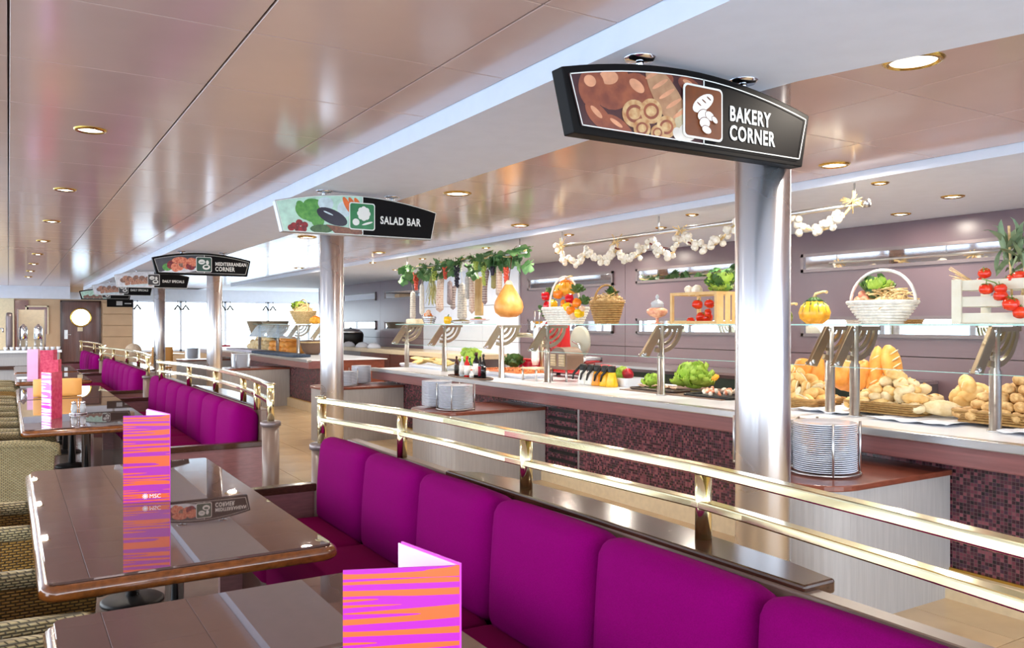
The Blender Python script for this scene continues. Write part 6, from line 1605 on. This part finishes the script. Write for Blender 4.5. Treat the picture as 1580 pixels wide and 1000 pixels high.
# ================================================================== FAR DRINKS STATION, LEFT
t = thing('drinks_station', 'far drinks station counter with steel shelf', 'counter', (0.1, 21.0, 0))
MB().box(-1.4, 0.95, 20.6, 21.4, 0.0, 0.98).build('body', palewood, t)
MB().box(-1.45, 1.0, 20.55, 21.45, 0.98, 1.03).build('steel_top', steel, t)
MB().box(-1.4, 0.95, 20.56, 20.6, 0.62, 0.70).build('tray_rail', darkwood, t)
for k, x in enumerate((0.28, 0.56)):
    u = thing('coffee_urn', ['chrome coffee urn in front of the white board', 'chrome coffee urn beside the wooden alcove'][k], 'urn', (x, 20.9, 1.031), 'chrome coffee urns')
    for dx in (-0.06, 0.06): MB().cyl((x + dx, 20.85, 1.031), (x + dx, 20.85, 1.26), 0.018).build('leg', steel, u)
    MB().lathe([(0.07, 0.22), (0.085, 0.25), (0.085, 0.46), (0.07, 0.51), (0.03, 0.54), (0.02, 0.57), (0, 0.57)], (x, 20.9, 1.031), 24).build('tank', chrome, u)
    MB().tube([(x, 20.75, 1.33), (x, 20.66, 1.33), (x, 20.66, 1.26)], 0.014, 8).build('tap', goldtrim, u)
o = thing('drinks_machine', 'tall white drinks machine at the picture edge', 'machine', (-0.35, 20.9, 1.031))
MB().rbox(-0.55, -0.18, 20.75, 21.1, 1.05, 1.85, 0.05, 4).build('cabinet', white, o)
MB().rbox(-0.05, 0.08, 20.75, 21.1, 1.05, 1.85, 0.04, 4).build('side_column', framem, o)
MB().tube([(-0.15, 20.75, 1.5), (-0.1, 20.65, 1.5), (-0.1, 20.65, 1.42)], 0.016, 8).build('spout', chrome, o)
o = thing('white_board', 'white screen board behind the coffee urns', 'board', (0.42, 21.3, 1.031))
MB().box(0.18, 0.70, 21.28, 21.32, 1.031, 1.92).build('panel', cream, o)
MB().box(0.16, 0.19, 21.26, 21.34, 1.031, 1.93).box(0.69, 0.72, 21.26, 21.34, 1.031, 1.93).build('side_frame', edgewood, o)
o = thing('wall_frame', 'pale wooden picture frame on the far tan wall', 'frame', (0.75, YB - 0.03, 1.5))
f = MB(); f.box(0.42, 1.02, YB - 0.05, YB - 0.005, 2.10, 2.14).box(0.42, 0.46, YB - 0.05, YB - 0.005, 1.3, 2.14).box(0.98, 1.02, YB - 0.05, YB - 0.005, 1.3, 2.14).build('frame', cream, o)
MB().box(0.46, 0.98, YB - 0.03, YB - 0.005, 1.3, 2.10).build('picture', mauvewood, o)
cupm = porcelain
for k in range(10):
    o = MB().lathe([(0.03, 0), (0.045, 0.07), (0.04, 0.07), (0, 0.01)], (0, 0, 0), 12).build('cup', cupm); o.location = (0.36 + 0.1 * (k % 3), 20.7, 0.0); o.location.z = 1.031
    o.location.x = -0.05 + 0.11 * k; o.location.y = 20.66; tag(o, 'white cup lined up along the drinks station', 'cup', 'cups on the drinks station')
# far dining furniture beyond the railings
for k, (x, y) in enumerate(((3.0, 24.5), (3.9, 25.3), (5.6, 25.5))):
    t = thing('far_table', ['far white table left of the fourth column', 'far white table right of the fourth column', 'farthest white table by the sea windows'][k], 'table', (x, y, 0), 'far white tables')
    MB().lathe([(0.45, 0.72), (0.45, 0.75), (0, 0.75)], (x, y, 0), 28).build('top', cream, t); MB().lathe([(0.25, 0), (0.03, 0.05), (0.03, 0.72)], (x, y, 0), 16).build('pedestal', steel, t)
def far_chair(x, y, label, mat, round_=False):
    t = thing('far_chair', label, 'chair', (x, y, 0), 'chairs by the sea windows')
    MB().rbox(x - 0.24, x + 0.24, y - 0.24, y + 0.24, 0.42, 0.48, 0.02, 3).build('seat', mat, t)
    if round_: MB().lathe([(0.2, 0), (0.2, 0.03), (0, 0.035)], (x, y - 0.22, 0.9), 24, M=Matrix.Rotation(PI / 2, 3, 'X')).box(x - 0.2, x + 0.2, y - 0.25, y - 0.22, 0.5, 0.9).build('backrest', mat, t)
    else: MB().rbox(x - 0.26, x + 0.26, y - 0.25, y - 0.21, 0.55, 1.0, 0.02, 3).build('backrest', mat, t)
    for dx in (-0.2, 0.2):
        for dy in (-0.2, 0.2): MB().cyl((x + dx, y + dy, 0), (x + dx, y + dy, 0.42), 0.018, n=8).build('leg', steel, t)
far_chair(2.75, 23.4, 'peach round backed chair near the far railing', fm('peach_plastic', (250, 226, 200), None, 0.4), True)
far_chair(3.45, 23.4, 'orange chair near the far railing', tanboard)
far_chair(5.2, 24.6, 'red chair by the sea windows', fm('red_plastic', (196, 40, 60), None, 0.4))
# dark hanging hooks of the sea windows
for k, x in enumerate((3.42, 4.6, 4.84, 5.98, 6.22, 7.38, 7.62)):
    t = thing('window_lamp', 'dark forked fitting hanging before the sea windows, %s from the tan panel' % ords[k], 'lamp', (x, YB - 0.15, 2.1), 'forked fittings at the sea windows')
    MB().tube([(x, YB - 0.15, 2.34), (x, YB - 0.15, 2.2)], 0.012, 6).build('stem', blackm, t)
    for s_ in (-1, 1): MB().tube([(x, YB - 0.15, 2.2), (x + s_ * 0.1, YB - 0.15, 2.05)], [0.02, 0.03], 8).build('arm', blackm, t)
